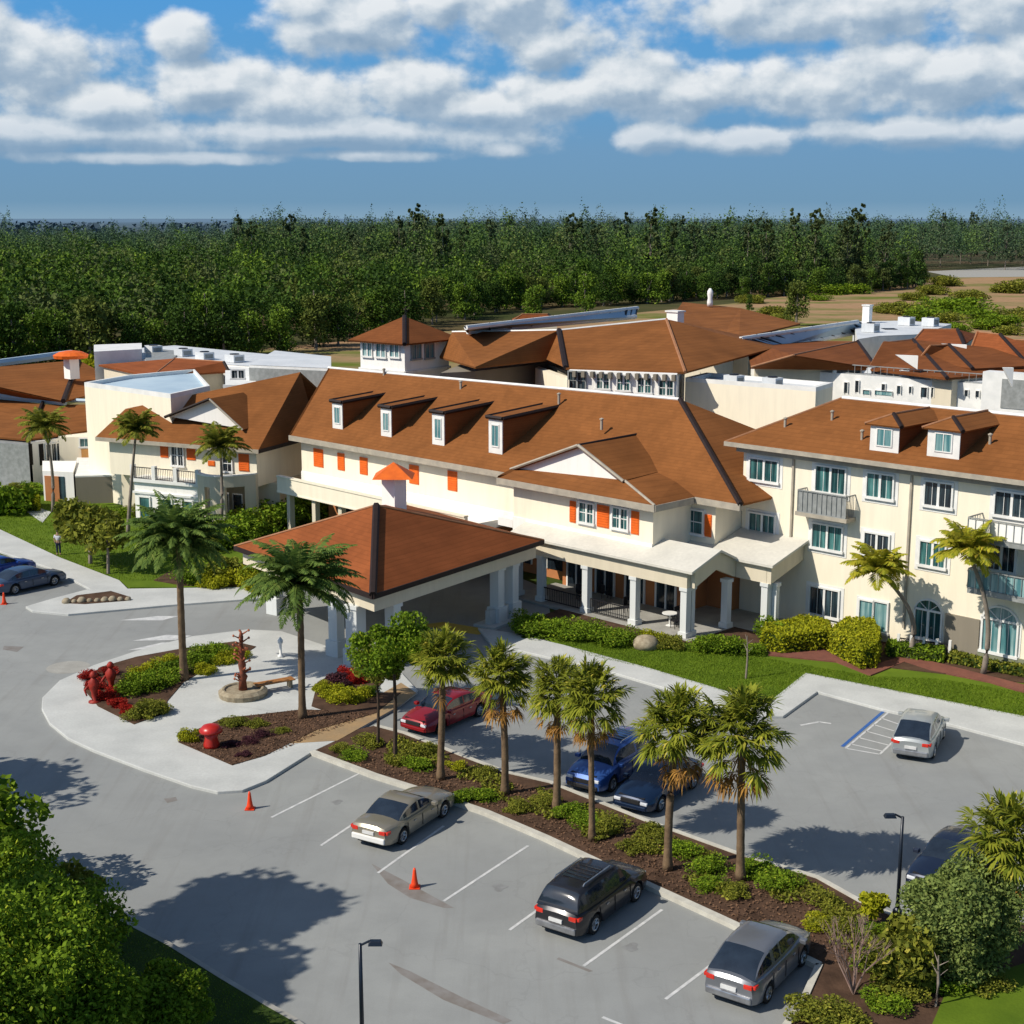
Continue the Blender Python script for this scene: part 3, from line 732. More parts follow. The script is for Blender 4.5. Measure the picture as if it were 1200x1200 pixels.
cols = [(-11.2, -.0), (-7.5, -.0), (-3.8, -.0), (-.15, -.0), (.25, 3.2), (2.4, 4.0), (-13.2, 0)]
for i, (s, t) in enumerate(cols + [(-.15, .5), (2.75, 4.4)]):
    mb = MB(); c = W2(s, t); w_ = .42 if i < 7 else .3
    mb.obox(c, U2, w_ + .16, w_ + .16, 0, .45); mb.obox(c, U2, w_, w_, .45, 2.8); mb.obox(c, U2, w_ + .12, w_ + .12, 2.8, 3.0); mb.build('column', M_colm, VR)
mb = MB(); mb.prism([W2(-13.6, -.6), W2(.6, -.6), W2(.6, 3.6), W2(3.0, 3.6), W2(3.0, 6.9), W2(-1.7, 6.9), W2(-1.7, 6.19), W2(-3.39, 6.19), W2(-3.39, 3.79), W2(-13.6, 3.79)], .01, .16); mb.build('floor_slab', M_concd, VR)
for sa, sb in ((-11, -7.8), (-7.2, -4.1)):
    railing(Wall(VR, W2(sa, 0), W2(sb, 0)), 0, sb - sa, .25, 1.05, 0, VR, M_iron, .14)

# verandah furniture
def chair(x, y, rz, mat):
    t = thing('patio_chair', 'dark patio chair standing on the shaded verandah', 'chair', (x, y, .16), 'patio chairs on the verandah')
    c, s = math.cos(rz), math.sin(rz)
    def bx(mb, x0, x1, y0, y1, z0, z1):
        q = [(x + c * a - s * b, y + s * a + c * b) for a, b in ((x0, y0), (x1, y0), (x1, y1), (x0, y1))]; mb.prism(q, z0 + .16, z1 + .16)
    mb = MB(); bx(mb, -.25, .25, -.25, .25, .42, .46); mb.build('seat', mat, t)
    mb = MB(); bx(mb, -.25, .25, .23, .27, .46, .95); mb.build('backrest', mat, t)
    for a in (-.22, .19):
        for b in (-.22, .19): mb = MB(); bx(mb, a, a + .03, b, b + .03, 0, .42); mb.build('leg', mat, t)
for s, t, a in ((-9.6, 1.8, .3), (-8.6, 3.0, 2.0), (-5.6, 1.6, 1.0), (-2.6, 2.0, 4.0), (-1.6, 1.0, 5.2)):
    chair(*W2(s, t), a, M_iron)
t_ = thing('patio_table', 'small pale patio table on the verandah behind the second column gap', 'table', W3(-2.2, 1.2, .16))
mb = MB(); mb.lathe(W3(-2.2, 1.2, .16), [(.45, .70), (.45, .74)], 16); mb.build('table_top', M_trim, t_)
mb = MB(); mb.lathe(W3(-2.2, 1.2, .16), [(.25, 0), (.05, .05), (.05, .70)], 10); mb.build('leg', M_trim, t_)

# ---------------- porte cochere
f_ = G3(437, 697, 4.4); l_ = G3(275, 640, 4.4); r__ = G3(637, 633, 4.4)
bk = tuple(l_[i] + r__[i] - f_[i] for i in range(2)) + (4.4,)
PC = thing('entrance_canopy', 'brown hip roofed entrance canopy on pale piers with a driveway passing beneath it', 'canopy', ((l_[0] + r__[0]) / 2, (l_[1] + r__[1]) / 2, 0))
cx, cy = (l_[0] + r__[0]) / 2, (l_[1] + r__[1]) / 2
pk = G3(441, 592, 7.6)
pk = (pk[0], pk[1], 7.6)
roof('roof', [[f_, r__, pk], [l_, f_, pk], [bk, l_, pk], [r__, bk, pk]], M_roof2, PC)
caps([(f_, pk)], M_ridge, PC, .2); caps([(l_, pk), (r__, pk)], M_ridgel, PC, .08)
ins = lambda p, k: (p[0] + (cx - p[0]) * k, p[1] + (cy - p[1]) * k)
q = [ins(p, .05) for p in (f_, r__, bk, l_)]; qi = [ins(p, .13) for p in (f_, r__, bk, l_)]
mb = MB()
for i in range(4):
    j = (i + 1) % 4; mb.prism([q[i], q[j], qi[j], qi[i]], 3.35, 4.22)
mb.build('beam', M_beige, PC)
mb = MB(); mb.prism([ins(p, .13) for p in (f_, r__, bk, l_)], 3.9, 4.05); mb.build('ceiling', M_beige, PC)
mb = MB()
for a, b in ((f_, r__), (f_, l_)):
    w = Wall(PC, b[:2], a[:2]) if b is l_ else Wall(PC, a[:2], b[:2]); w.box(mb, 0, (w.p1 - w.p0).length, 4.16, 4.42, -.02, .07)
mb.build('gutter', M_ridge, PC)
def pier(x, y, w_=.75, d=V2):
    mb = MB(); mb.obox((x, y), d, w_ + .25, w_ + .25, 0, 1.0); mb.obox((x, y), d, w_, w_, 1.0, 3.36); mb.obox((x, y), d, w_ + .15, w_ + .15, 3.15, 3.34); return mb.build('column', M_colm, PC)
dfr = (Vector(r__[:2]) - Vector(f_[:2])).normalized()
for k in (.1, .80, .9):
    p = Vector(q[0]) * (1 - k) + Vector(q[1]) * k; pp = p + (Vector((cx, cy)) - p).normalized() * .6; pier(pp.x, pp.y, .6, tuple(dfr))
for k in (.12, .88):
    p = Vector(q[3]) * (1 - k) + Vector(q[2]) * k; pp = p + (Vector((cx, cy)) - p).normalized() * .6; pier(pp.x, pp.y, .6, tuple(dfr))
p = Vector(q[0]) * .88 + Vector(q[3]) * .12; pier(p.x - .1, p.y + .3, .75, tuple(dfr)); pier(p.x - 1.3, p.y + 1.8, .6, tuple(dfr))
mb = MB(); p0 = Vector(q[0]) * .30 + Vector(q[1]) * .70 ; p1 = Vector(q[0]) * .02 + Vector(q[1]) * .98
p0 += (Vector((cx, cy)) - p0).normalized() * .6; p1 += (Vector((cx, cy)) - p1).normalized() * .6
m_ = (p0 + p1) / 2; mb.obox(tuple(m_), tuple(dfr), (p1 - p0).length, 1.5, 0, .14); mb.obox(tuple(m_), tuple(dfr), (p1 - p0).length * .8, .35, .14, .95); mb.build('planter_wall', M_conc, PC)
# chimney with orange cap
x, y = G(462, 592, 6.6)
t_ = thing('chimney', 'white chimney with a small orange pyramid cap rising behind the entrance canopy roof', 'chimney', (x, y, 5.5))
mb = MB(); mb.obox((x, y), U2, 1.15, .9, 5.5, 8.3); mb.build('stack', M_white, t_)
mb = MB(); hw = 1.15
mb.add([(x - hw, y - hw, 8.3), (x + hw, y - hw, 8.3), (x + hw, y + hw, 8.3), (x - hw, y + hw, 8.3), (x, y, 9.15)], [[0, 1, 4], [1, 2, 4], [2, 3, 4], [3, 0, 4], [3, 2, 1, 0]])
o = mb.build('chimney_cap', M_orange, t_)

# ---------------- terrace roof between canopy and left wing
TR = thing('terrace', 'flat white terrace with a low parapet between the left wing and the entrance canopy', 'terrace', W3(-29, 1, 0))
ta = W2(-38.0, .2); tb_ = W2(-17.5, -.2)
w = Wall(TR, ta, tb_); L = (w.p1 - w.p0).length
mb = MB(); w.box(mb, 0, L, 3.4, 3.9, -3.3, 0); mb.build('slab', M_white, TR)
mb = MB(); w.box(mb, 0, L, 3.4, 4.45, .001, .25); w.box(mb, 0, L, 4.45, 4.55, -.05, .32); w.box(mb, 0, L, 3.3, 3.4, -.05, .3); mb.build('parapet', M_cream, TR)
for k in range(7):
    mb = MB(); a = 1 + k * (L - 2) / 6; w.box(mb, a - .2, a + .2, 0, 3.4, -.4, 0); mb.build('column', M_beige, TR)

# ---------------- left wing
LW = thing('building', 'cream left wing with balconies, an arched stair window and a small white pediment', 'building', (-25, 108, 0))
ZL = 6.3
k0 = Vector(G(112, 512, ZL)); k1 = Vector(G(303, 527, ZL)); dl = (k1 - k0).normalized(); nb = Vector((-dl.y, dl.x))
k2 = Vector(G(354, 511, ZL)) + Vector(V2) * 1.5; k3 = k0 + nb * 12; k2b = k2 + nb * 6
inset = .7
wq = [k0 + (dl + nb) * inset, k1 - dl * inset + nb * inset, k2 - dl * inset, k2b, k3 + dl * inset]
mb = MB(); mb.prism([tuple(p) for p in wq], 3.35, ZL - .03); mb.build('wall', M_cream, LW)
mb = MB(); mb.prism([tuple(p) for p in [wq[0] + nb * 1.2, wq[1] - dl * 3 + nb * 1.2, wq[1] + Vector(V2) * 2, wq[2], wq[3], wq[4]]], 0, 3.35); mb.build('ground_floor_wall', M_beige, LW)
rg0 = G3(147, 479, 8.3); rg1 = G3(250, 462, 9.4); rg2 = G3(352, 436, 11.0)
q0, q1, q2, q3 = [(p.x, p.y, ZL) for p in (k0, k1, k2, k3)]
gp = G3(252, 457, 9.9)
roof('roof', [[q0, (*((k0 + k1) / 2), ZL), rg0], [(*((k0 + k1) / 2), ZL), q1, rg1, rg0], [q1, q2, rg2, rg1], [q0, rg0, q3], [q3, rg0, rg1, rg2, (k2b.x, k2b.y, ZL)]], M_roof, LW)
w = Wall(LW, tuple(k0), tuple(k1)); L = (w.p1 - w.p0).length
mb = MB(); w.box(mb, 0, L, ZL - .3, ZL, -.15, .05); mb.build('fascia_board', M_fascia, LW)
w2 = Wall(LW, tuple(k1), tuple(k2)); mb = MB(); w2.box(mb, 0, (w2.p1 - w2.p0).length, ZL - .28, ZL, -.15, .05); mb.build('fascia_board', M_ridge, LW)
# pediment
def onp(x, y): 
    p = hit_plane(x, y, (*(k0 + nb * 1.8), 0), (*(k1 + nb * 1.8), 0), (*(k0 + nb * 1.8), 5)); return tuple(p)
pl, pr, pt = onp(197, 488), onp(288, 503), onp(249, 467)
mb = MB(); mb.poly([pl, pr, pt]); mb.build('pediment', M_white, LW)
def bk_(p, k, dz=0): return (p[0] + nb.x * k, p[1] + nb.y * k, p[2] + dz)
roof('pediment_roof', [[bk_(pl, -.4, .04), bk_(pt, -.4, .04), bk_(pt, 4, .04), bk_(pl, 4, .04)], [bk_(pt, -.4, .04), bk_(pr, -.4, .04), bk_(pr, 4, .04), bk_(pt, 4, .04)]], M_roof, LW, .1)
caps([(bk_(pl, -.4), bk_(pt, -.4))], M_ridge, LW, .12); caps([(bk_(pt, -.4), bk_(pr, -.4))], M_fascia, LW, .08)
# upper front details
wl = Wall(LW, tuple(wq[0]), tuple(wq[1])); Lw = (wl.p1 - wl.p0).length
shutter(wl, (188, 515, 197, 536)); shutter(wl, (219, 519, 229, 539)); shutter(wl, (244, 540, 252, 546)); shutter(wl, (280, 532, 292, 552))
window(wl, (202, 522, 215, 545), M_glassd, 2, 1, halo=.1, arch=False)
window(wl, (262, 534, 272, 552), M_glassd, 1, 1)
# ground-floor bay with balcony on top
bq = [wl.p0 + wl.d * (Lw * .26), wl.p0 + wl.d * (Lw * .70)]
pz = Wall(LW, tuple(bq[0] - nb * 1.6), tuple(bq[1] - nb * 1.6)); Lb = (pz.p1 - pz.p0).length
mb = MB(); pz.box(mb, 0, Lb, 0, 3.3, -3.0, 0); bay = mb.build('balcony_bay', M_white, LW)
mb = MB(); pz.box(mb, -.2, Lb + .2, 3.3, 3.55, -3.0, .25); pz.box(mb, -.1, Lb + .1, 2.4, 2.55, .001, .15); mb.build('cornice', M_trim, bay)
railing(pz, 0, Lb, 3.55, 4.45, .1, bay, M_iron, .16)
for a in (0, Lb / 3, 2 * Lb / 3, Lb):
    mb = MB(); pz.box(mb, a - .16, a + .16, 3.55, 4.6, -.1, .22); mb.build('pier', M_trim, bay)
for a in (Lb * .16, Lb * .5, Lb * .82):
    mb = MB(); pz.box(mb, a - .55, a - .45, .3, 2.2, 0, .12); pz.box(mb, a + .45, a + .55, .3, 2.2, 0, .12); pz.box(mb, a - .45, a + .45, 2.1, 2.2, 0, .12); o = mb.build('window', M_trim, bay)
    mb = MB(); pz.box(mb, a - .45, a + .45, .3, 2.1, 0, .05); mb.build('pane', M_glass, o)
# curved corner wall below the right part
pc0 = pz.p1; pc1 = wl.p0 + wl.d * Lw
mb = MB(); rowp = []
for k in range(9):
    f = k / 8; p = pc0.lerp(pc1, f) - wl.n * (-1.3 * math.sin(math.pi * f) - .2); rowp.append(p)
for k in range(8):
    if k not in (2, 5, 6): mb.prism([tuple(rowp[k]), tuple(rowp[k + 1]), tuple(rowp[k + 1] - wl.n * .3), tuple(rowp[k] - wl.n * .3)], 0, 3.5)
    mb.prism([tuple(rowp[k]), tuple(rowp[k + 1]), tuple(rowp[k + 1] - wl.n * .3), tuple(rowp[k] - wl.n * .3)], 3.5, 4.3)
mb.build('curved_parapet', M_beige, LW)
mb = MB()
for k in range(8): 
    a, b = rowp[k] + wl.n * .06, rowp[k + 1] + wl.n * .06
    mb.prism([tuple(a), tuple(b), tuple(b - wl.n * .42), tuple(a - wl.n * .42)], 4.302, 4.42)
mb.build('coping', M_trim, LW)
ws = Wall(LW, tuple(wq[1] + Vector((0, 0))), tuple(wq[2]))
for k in range(3):
    mb = MB(); a = (wl.p0 + wl.d * (Lw * (.72 + .09 * k)) + wl.n * -.5); w5 = Wall(LW, tuple(a), tuple(a + wl.d)); w5.box(mb, 0, .9, .3, 2.6, 0, .06); o = mb.build('window', M_trim, LW)
    mb = MB(); w5.box(mb, .08, .82, .4, 2.5, .06, .09); mb.build('pane', M_glassd, o)

# ---------------- rear buildings
def block(name, label, cat, foot, z, mat, z0=0):
    """foot: list of (px,py) read at height z"""
    P = [G(a, b, z) for a, b in foot]; c = (sum(p[0] for p in P) / len(P), sum(p[1] for p in P) / len(P), 0)
    t = thing(name, label, cat, c); mb = MB(); mb.prism(P, z0, z); mb.build('wall', mat, t); return t, P
def parapet(t, P, z0, z1, w=.35, mat=M_trim, name='parapet'):
    mb = MB(); n = len(P); c = Vector((sum(p[0] for p in P) / n, sum(p[1] for p in P) / n))
    ins_ = []
    for p in P:
        v = (c - Vector(p)); ins_.append(tuple(Vector(p) + v.normalized() * w * 1.4))
    for i in range(n):
        j = (i + 1) % n; mb.prism([P[i], P[j], ins_[j], ins_[i]], z0, z1)
    return mb.build(name, mat, t)
def topsheet(t, P, z, mat, name='flat_roof'):
    mb = MB(); mb.poly([(x, y, z) for x, y in P]); return mb.build(name, mat, t)

# rear clerestory wing (ridge runs left-right, eave faces us)
ZC = 12.0
eA = G3(500, 402, ZC); eT = G3(557, 430, ZC); eB = G3(663, 431, ZC); eC = G3(803, 436, ZC)
RC = thing('building', 'rear wing with a white arched clerestory band under a brown hip roof', 'building', (3, 115, 0))
rA = G3(530, 389, 13.6); rB = G3(655, 387, 14.1); rC = G3(781, 374, 14.9)
vb = (6, 14)
def bkw(p, k, z): return (p[0] + r2 * k, p[1] + r2 * k, z)
tE = G3(655, 425, ZC)
roof('roof', [[G3(515, 418, 11.6), eT, G3(640, 421, ZC), rB, rA], [G3(640, 421, ZC), eB, rB], [eB, eC, rC, rB],
              [eC, G3(905, 408, 12.6), rC], [rC, G3(905, 408, 12.6), bkw(rC, 16, 12), bkw(rB, 16, 12), rB], [rA, rB, bkw(rB, 16, 12), bkw(rA, 14, 12)]], M_roof, RC)
caps([(eB, rB)], M_ridge, RC, .22); caps([(eC, rC)], M_ridgel, RC, .12); caps([(rA, rB), (rB, rC)], M_trim, RC, .1)
cl0 = Vector(G(664, 433, ZC)) + Vector((.2, .5)); cl1 = Vector(G(799, 438, ZC)) + Vector((-.3, .5))
mb = MB(); mb.prism([tuple(cl0), tuple(cl1), tuple(cl1 + Vector((2, 12))), tuple(cl0 + Vector((2, 12)))], 0, ZC - .1); mb.build('wall', M_white, RC)
wq_ = Wall(RC, tuple(cl0), tuple(cl1))
window(wq_, (667, 436, 686, 456), M_glassd, 2, 1, frame=M_greyp)
for r_ in ((700, 438, 714, 455), (724, 440, 738, 457), (748, 443, 763, 460), (773, 446, 789, 463)): window(wq_, r_, M_glass, 2, 1, halo=.15)
mb = MB()
for k in range(12):
    a = .4 + k * (cl1 - cl0).length / 12; wq_.box(mb, a, a + .25, ZC - .55, ZC - .12, .001, .45)
mb.build('eave_bracket', M_taupe, RC)
# taupe side and cream wall
mb = MB(); P = [G(516, 434, 11.5), G(557, 432, 11.5), G(640, 423, 11.5), G(664, 432, 11.5)]
mb.prism([P[0], P[1], P[2], P[3], (P[3][0] + 2, P[3][1] + 10), (P[0][0] + 2, P[0][1] + 10)], 0, 11.3); mb.build('side_wall', M_taupe, RC)
mb = MB(); a = Vector(G(627, 428, 11.3)) - Vector((0, 1.2)); b = cl0 + Vector((0, -.3)); mb.prism([tuple(a), tuple(b), tuple(b + Vector((.3, 1.5))), tuple(a + Vector((.3, 1.5)))], 0, 11.2); mb.build('side_wall', M_cream, RC)

# tower
TW = thing('tower', 'square lookout tower with white arched windows and a brown hip roof behind the central wing', 'tower', G3(465, 400, 0))
TW.location = (*G(468, 397, 13), 0)
ZT = 13.0
p0 = Vector(G(422, 398, ZT)); p1 = Vector(G(474, 402, ZT)); p2 = Vector(G(514, 400, ZT)); p3 = p0 + (p2 - p1)
p2 = p1 + (p2 - p1).normalized() * 4.0 + Vector((0, 2.5)); p3 = p0 + (p2 - p1)
mb = MB(); mb.prism([tuple(p) for p in (p0, p1, p2, p3)], 0, ZT - .1); mb.build('wall', M_white, TW)
mb = MB(); wA = Wall(TW, tuple(p0), tuple(p1)); wB = Wall(TW, tuple(p1), tuple(p2))
for w in (wA, wB): w.box(mb, -.1, (w.p1 - w.p0).length + .1, 10.5, 10.7, .0, .15)
mb.build('string_course', M_trim, TW)
for r_ in ((426, 402, 436, 417), (442, 403, 452, 418), (458, 403, 468, 418)): window(wA, r_, M_glassl, 2, 0, halo=.1)
for r_ in ((482, 404, 492, 420), (498, 404, 507, 419)): window(wB, r_, M_glassl, 2, 0, frame=M_greyp)
e_ = 1.0; cc = (p0 + p1 + p2 + p3) / 4
qs = [cc + (p - cc) * 1.27 for p in (p0, p1, p2, p3)]; tp = G3(473, 372, 15.0); tp = (cc.x, cc.y, 14.9)
q4 = [(p.x, p.y, ZT) for p in qs]
roof('roof', [[q4[0], q4[1], tp], [q4[1], q4[2], tp], [q4[2], q4[3], tp], [q4[3], q4[0], tp]], M_roof3, TW); caps([(q4[1], tp)], M_ridge, TW, .18)

# cream flat block right of centre
CB, P = block('building', 'plain cream flat roofed block between the central and right wings', 'building', [(803, 447), (956, 459), (976, 453), (828, 441)], 11.0, M_cream)
parapet(CB, P, 11.0, 11.3); topsheet(CB, P, 11.02, M_flat)
# long white parapet wall
LP, P = block('building', 'long white flat roofed block with slit windows behind the right wing ridge', 'building', [(880, 430), (978, 437), (1192, 453), (1230, 446), (1130, 432), (900, 418)], 11.6, M_trim)
topsheet(LP, P, 11.62, M_flat)
wp = Wall(LP, P[1], P[2]); wp0 = Wall(LP, P[0], P[1])
for r_ in ((990, 448, 994, 460), (1003, 446, 1007, 459), (1080, 454, 1087, 465), (1092, 454, 1095, 465), (1104, 456, 1110, 467), (1116, 457, 1119, 467), (1131, 457, 1135, 464), (1052, 452, 1056, 461), (1066, 453, 1069, 460), (1034, 450, 1038, 457), (1144, 458, 1148, 465)):
    window(wp, r_, M_glassd, 1, 0, trim=.04, sill=False)
for r_ in ((928, 440, 936, 450), (942, 442, 945, 450), (952, 443, 956, 450)): window(wp0, r_, M_glassd, 1, 0, trim=.05, sill=False)
for r_ in ((1012, 457, 1020, 462), (1026, 458, 1046, 463)): window(wp, r_, M_glassl, 1, 0, trim=.02, sill=False)
mb = MB(); x0 = Wall(LP, P[0], P[1]); 
mb.tube([(*(x0.p1), 11.6), (*(x0.p1), 12.4)], .18, 8); mb.build('vent_pipe', M_trim, LP); mb = MB(); mb.tube([(*(x0.p1 * .3 + x0.p0 * .7), 11.6), (*(x0.p1 * .3 + x0.p0 * .7), 12.3)], .15, 8); mb.build('vent_pipe', M_trim, LP)
railing(wp, .5, wp.hit(1150, 460)[0], 11.62, 12.3, -.2, LP, M_greyp, .5)
mb = MB(); a0 = wp.hit(1158, 465)[0]; wp.box(mb, a0, a0 + 5, 9, 12.6, .0, 1.2); o = mb.build('stair_box', M_trim, LP)
w = Wall(LP, tuple(wp.p0 + wp.d * (a0 + 1.2) + wp.n * 1.2), tuple(wp.p0 + wp.d * (a0 + 5) + wp.n * 1.2)); mb = MB(); w.box(mb, .2, 3.6, 10.2, 12.2, .001, .05); mb.build('louvre', M_greyp, o)
# parapet planks with railing (pale skylight strips)
def skylight(name, label, a, b, c, d, z0, z1):
    A, B, C, D = G3(*a, z0), G3(*b, z0), G3(*c, z1), G3(*d, z1)
    t = thing(name, label, 'roof glazing', (A[0], A[1], z0)); mb = MB(); mb.poly([A, B, C, D]); mb.poly([B, A, (A[0], A[1] + .3, z0 - .25), (B[0], B[1] + .3, z0 - .25)])
    mb.build('glazing', M_flatb, t)
    mb = MB(); n = 26
    for i in range(n + 1):
        f = i / n; p = lerp(A, B, f); q_ = lerp(D, C, f); mb.tube([(p[0], p[1], p[2] + .06), (q_[0], q_[1], q_[2] + .06)], .07 if i % 3 else .16, 4)
    mb.build('glazing_bar', M_iron, t)
    mb = MB(); mb.tube([A, B], .2, 6); mb.tube([D, C], .2, 6); mb.build('rail', M_trim, t); return t
skylight('roof_glazing', 'long pale glazed strip along the ridge behind the clerestory wing', (548, 389), (745, 371), (747, 361), (546, 384), 13.8, 14.5)
skylight('roof_glazing', 'blue glazed mansard strip on the rear right roof', (905, 409), (1022, 386), (1005, 377), (868, 397), 12.0, 13.2)

# rear roofs: each a low hipped building
def low_house(label, eave, ridge, ze, zr_, mat=M_roof, wall=M_beige, capm=M_ridge, hipi=None, back=7):
    """eave: 2 px points left/right at height ze; ridge: 2 px points at zr"""
    a, b = G3(*eave[0], ze), G3(*eave[1], ze); c, d = G3(*ridge[0], zr_), G3(*ridge[1], zr_)
    n = Vector((-(b[1] - a[1]), b[0] - a[0])).normalized()
    dep = max((Vector(c[:2]) - Vector(a[:2])).dot(n), (Vector(d[:2]) - Vector(b[:2])).dot(n), 2) * 2
    a2 = (a[0] + n.x * dep, a[1] + n.y * dep, ze); b2 = (b[0] + n.x * dep, b[1] + n.y * dep, ze)
    t = thing('building', label, 'building', ((a[0] + b[0]) / 2, (a[1] + b[1]) / 2, 0))
    roof('roof', [[a, b, d, c], [b, b2, d], [b2, a2, c, d], [a2, a, c]], mat, t)
    cc = Vector(((a[0] + b2[0]) / 2, (a[1] + b2[1]) / 2))
    mb = MB(); mb.prism([tuple(cc + (Vector(p[:2]) - cc) * .92) for p in (a, b, b2, a2)], 0, ze - .05); mb.build('wall', wall, t)
    caps([(b, d)], capm, t, .15); caps([(a, c), (c, d)], M_ridgel, t, .08)
    return t
FR = thing('building', 'long brown roof far back above the clerestory wing, with the white finial on it', 'building', (*G(850, 390, 12), 0))
q = [G3(784, 376, 13.6), G3(840, 402, 12.5), G3(905, 409, 12.2), G3(866, 396, 12.8), G3(938, 379, 13.0), G3(868, 361, 14.0), G3(800, 354, 14.4)]
roof('roof', [[q[0], q[1], q[3], q[5], q[6]], [q[1], q[2], q[3]], [q[3], q[4], q[5]]], M_roof, FR)
mb = MB(); mb.prism([G(800, 372, 13), G(860, 392, 12.5), G(925, 378, 12.8), G(868, 363, 13.5)], 0, 11.9); mb.build('wall', M_beige, FR)
low_house('small red brown roof at the very back left of the field', ((600, 376), (655, 376)), ((612, 368), (642, 368)), 9, 9.9, M_roof2)
low_house('second brown roof sloping beside the blue mansard strip', ((880, 430), (1028, 432)), ((930, 416), (1005, 400)), 12.0, 13.0, M_roof3)
low_house('rough brown roof with a white gable at the back right', ((1018, 432), (1110, 443)), ((1035, 402), (1070, 398)), 12.0, 13.3, M_roof3)
low_house('brown roof in the back right row next to the white sign wall', ((1068, 402), (1130, 404)), ((1082, 386), (1122, 386)), 13.0, 13.8, M_roof2)
low_house('middle red brown roof of the back right cluster', ((1075, 423), (1140, 432)), ((1090, 405), (1112, 404)), 12.3, 13.4, M_roof3)
low_house('orange brown hip roof at the right edge of the back cluster', ((1135, 415), (1202, 424)), ((1145, 389), (1172, 392)), 12.2, 13.8, M_roof2)
low_house('dark tiled roof cut by the right edge of the photo', ((1196, 421), (1300, 432)), ((1180, 398), (1290, 402)), 11.8, 13.4, M_roof3)
BB, P = block('building', 'low beige block with small windows below the back right roofs', 'building', [(1100, 440), (1190, 450), (1215, 436), (1110, 428)], 10.6, M_beige)
w = Wall(BB, P[0], P[1]); window(w, (1122, 440, 1133, 448), M_glassd, 2, 0)
for (x0, y0, x1, y1, x2, y2) in ((1050, 416, 1076, 417, 1076, 431), (1104, 403, 1133, 404, 1129, 419), (1176, 431, 1188, 431, 1188, 449)):
    z = 12.5; t = thing('gable_wall', {1050: 'white triangular gable wall on the front rear right roof', 1104: 'white triangular gable wall between the upper right roofs', 1176: 'white triangular wall beside the right stair box'}[x0], 'gable', G3(x0, y2, z))
    mb = MB(); pts = [Vector(G3(x0, y0, z + .8)), Vector(G3(x1, y1, z + .8)), Vector(G3(x1, y1, z + .8)) - Vector((0, 0, (y2 - y1) * .07))]
    pts = [p - Vector((0, 3.0, 0)) * 0 for p in pts]; mb.add([tuple(p) for p in pts] + [tuple(p + Vector((0, .3, 0))) for p in pts], [[0, 1, 2], [5, 4, 3], [0, 3, 4, 1], [1, 4, 5, 2], [2, 5, 3, 0]]); mb.build('panel', M_white, t)
# white sign wall at the back right
SW, P = block('building', 'white flat roofed block at the back right with dark lettering and scuffs', 'building', [(1005, 398), (1030, 394), (1080, 392), (1115, 380), (1060, 376), (1000, 377)], 12.6, M_trim)
topsheet(SW, P, 12.63, M_flat)
mb = MB()
for i in range(8):
    x, y = G(1037 + i * 1.9, 386, 12.66); mb.box(x, x + (.14 if i % 2 else .12), y, y + 1.5, 12.65, 12.68)
mb.build('lettering', M_iron, SW)
# white pipes/chimneys
def chim(label, x, y0, y1, w_, z0, d=30):
    p = G(x, y1, z0); dep = math.hypot(*p); h = (y1 - y0) * dep / F; ww = w_ * dep / F
    t = thing('chimney', label, 'chimney', (*p, z0)); mb = MB(); mb.obox(p, U2, ww * .8, ww * .6, z0 - 1, z0 + h); mb.build('stack', M_white, t)
    mb = MB(); mb.obox(p, U2, ww * .95, ww * .75, z0 + h, z0 + h + .12); mb.build('chimney_cap', M_trim, t)
chim('thin white chimney standing alone at the back right of the roofs', 1016, 359, 374, 11, 13)
chim('short white chimney at the right end of the pale glazed strip', 791, 366, 389, 20, 13.6)
# white sculpted finial
p = G(832, 354, 14.6)
mb = MB(); mb.lathe((*p, 14.2), [(.28, 0), (.3, .4), (.22, .8), (.3, 1.2), (.28, 1.5), (.12, 1.75), (.02, 1.8)], 10); tag(mb.build('finial', M_white, smooth=True), 'small white rounded finial on the farthest brown roof', 'finial')

# white flat-roofed boxes behind left wing
FB, P = block('building', 'cream flat roofed box with a blue grey roof behind the left wing', 'building', [(99, 453), (200, 467), (246, 457), (228, 437), (150, 444)], 9.4, M_cream)
topsheet(FB, P, 9.43, M_flatb); parapet(FB, P, 9.4, 9.75, .25)
FC, P = block('building', 'white flat roofed block with a grey end wall left of the central ridge', 'building', [(292, 428), (388, 432), (388, 418), (322, 411)], 10.8, M_trim)
topsheet(FC, P, 10.83, M_flat)
w = Wall(FC, P[0], P[1]); mb = MB(); w.box(mb, 0, (w.p1 - w.p0).length, 8.0, 10.6, .001, .05); mb.build('louvre', M_greyp, FC)
FD, P = block('building', 'broad white flat roof with a grey skylight behind the left wing', 'building', [(165, 421), (300, 430), (320, 416), (205, 405), (165, 408)], 9.6, M_trim)
topsheet(FD, P, 9.63, M_flat)
mb = MB(); mb.prism([G(170, 424, 9.7), G(196, 426, 9.7), G(213, 412, 9.7), G(172, 408, 9.7)], 9.63, 9.75); mb.build('skylight', M_greyp, FD)
mb = MB(); mb.prism([G(264, 452, 9.4), G(300, 452, 9.4), G(300, 428, 9.4), G(264, 430, 9.4)], 6, 9.5); mb.build('lower_roof', M_trim, FD)
w = Wall(FD, G(262, 452, 9.5), G(300, 452, 9.5)); 
mb = MB(); w.box(mb, 0, (w.p1 - w.p0).length, 7.5, 9.6, 0, .3); mb.build('parapet', M_trim, FD); window(w, (272, 434, 286, 443), M_glassd, 2, 0)
low_house('narrow brown roof strip in front of the broad white flat roof', ((178, 441), (268, 435)), ((205, 420), (262, 424)), 9.4, 10.2, M_roof2)
FE, P = block('building', 'small white plant room on the roofs at the far left', 'building', [(110, 412), (166, 409), (166, 402), (110, 404)], 10.6, M_trim)
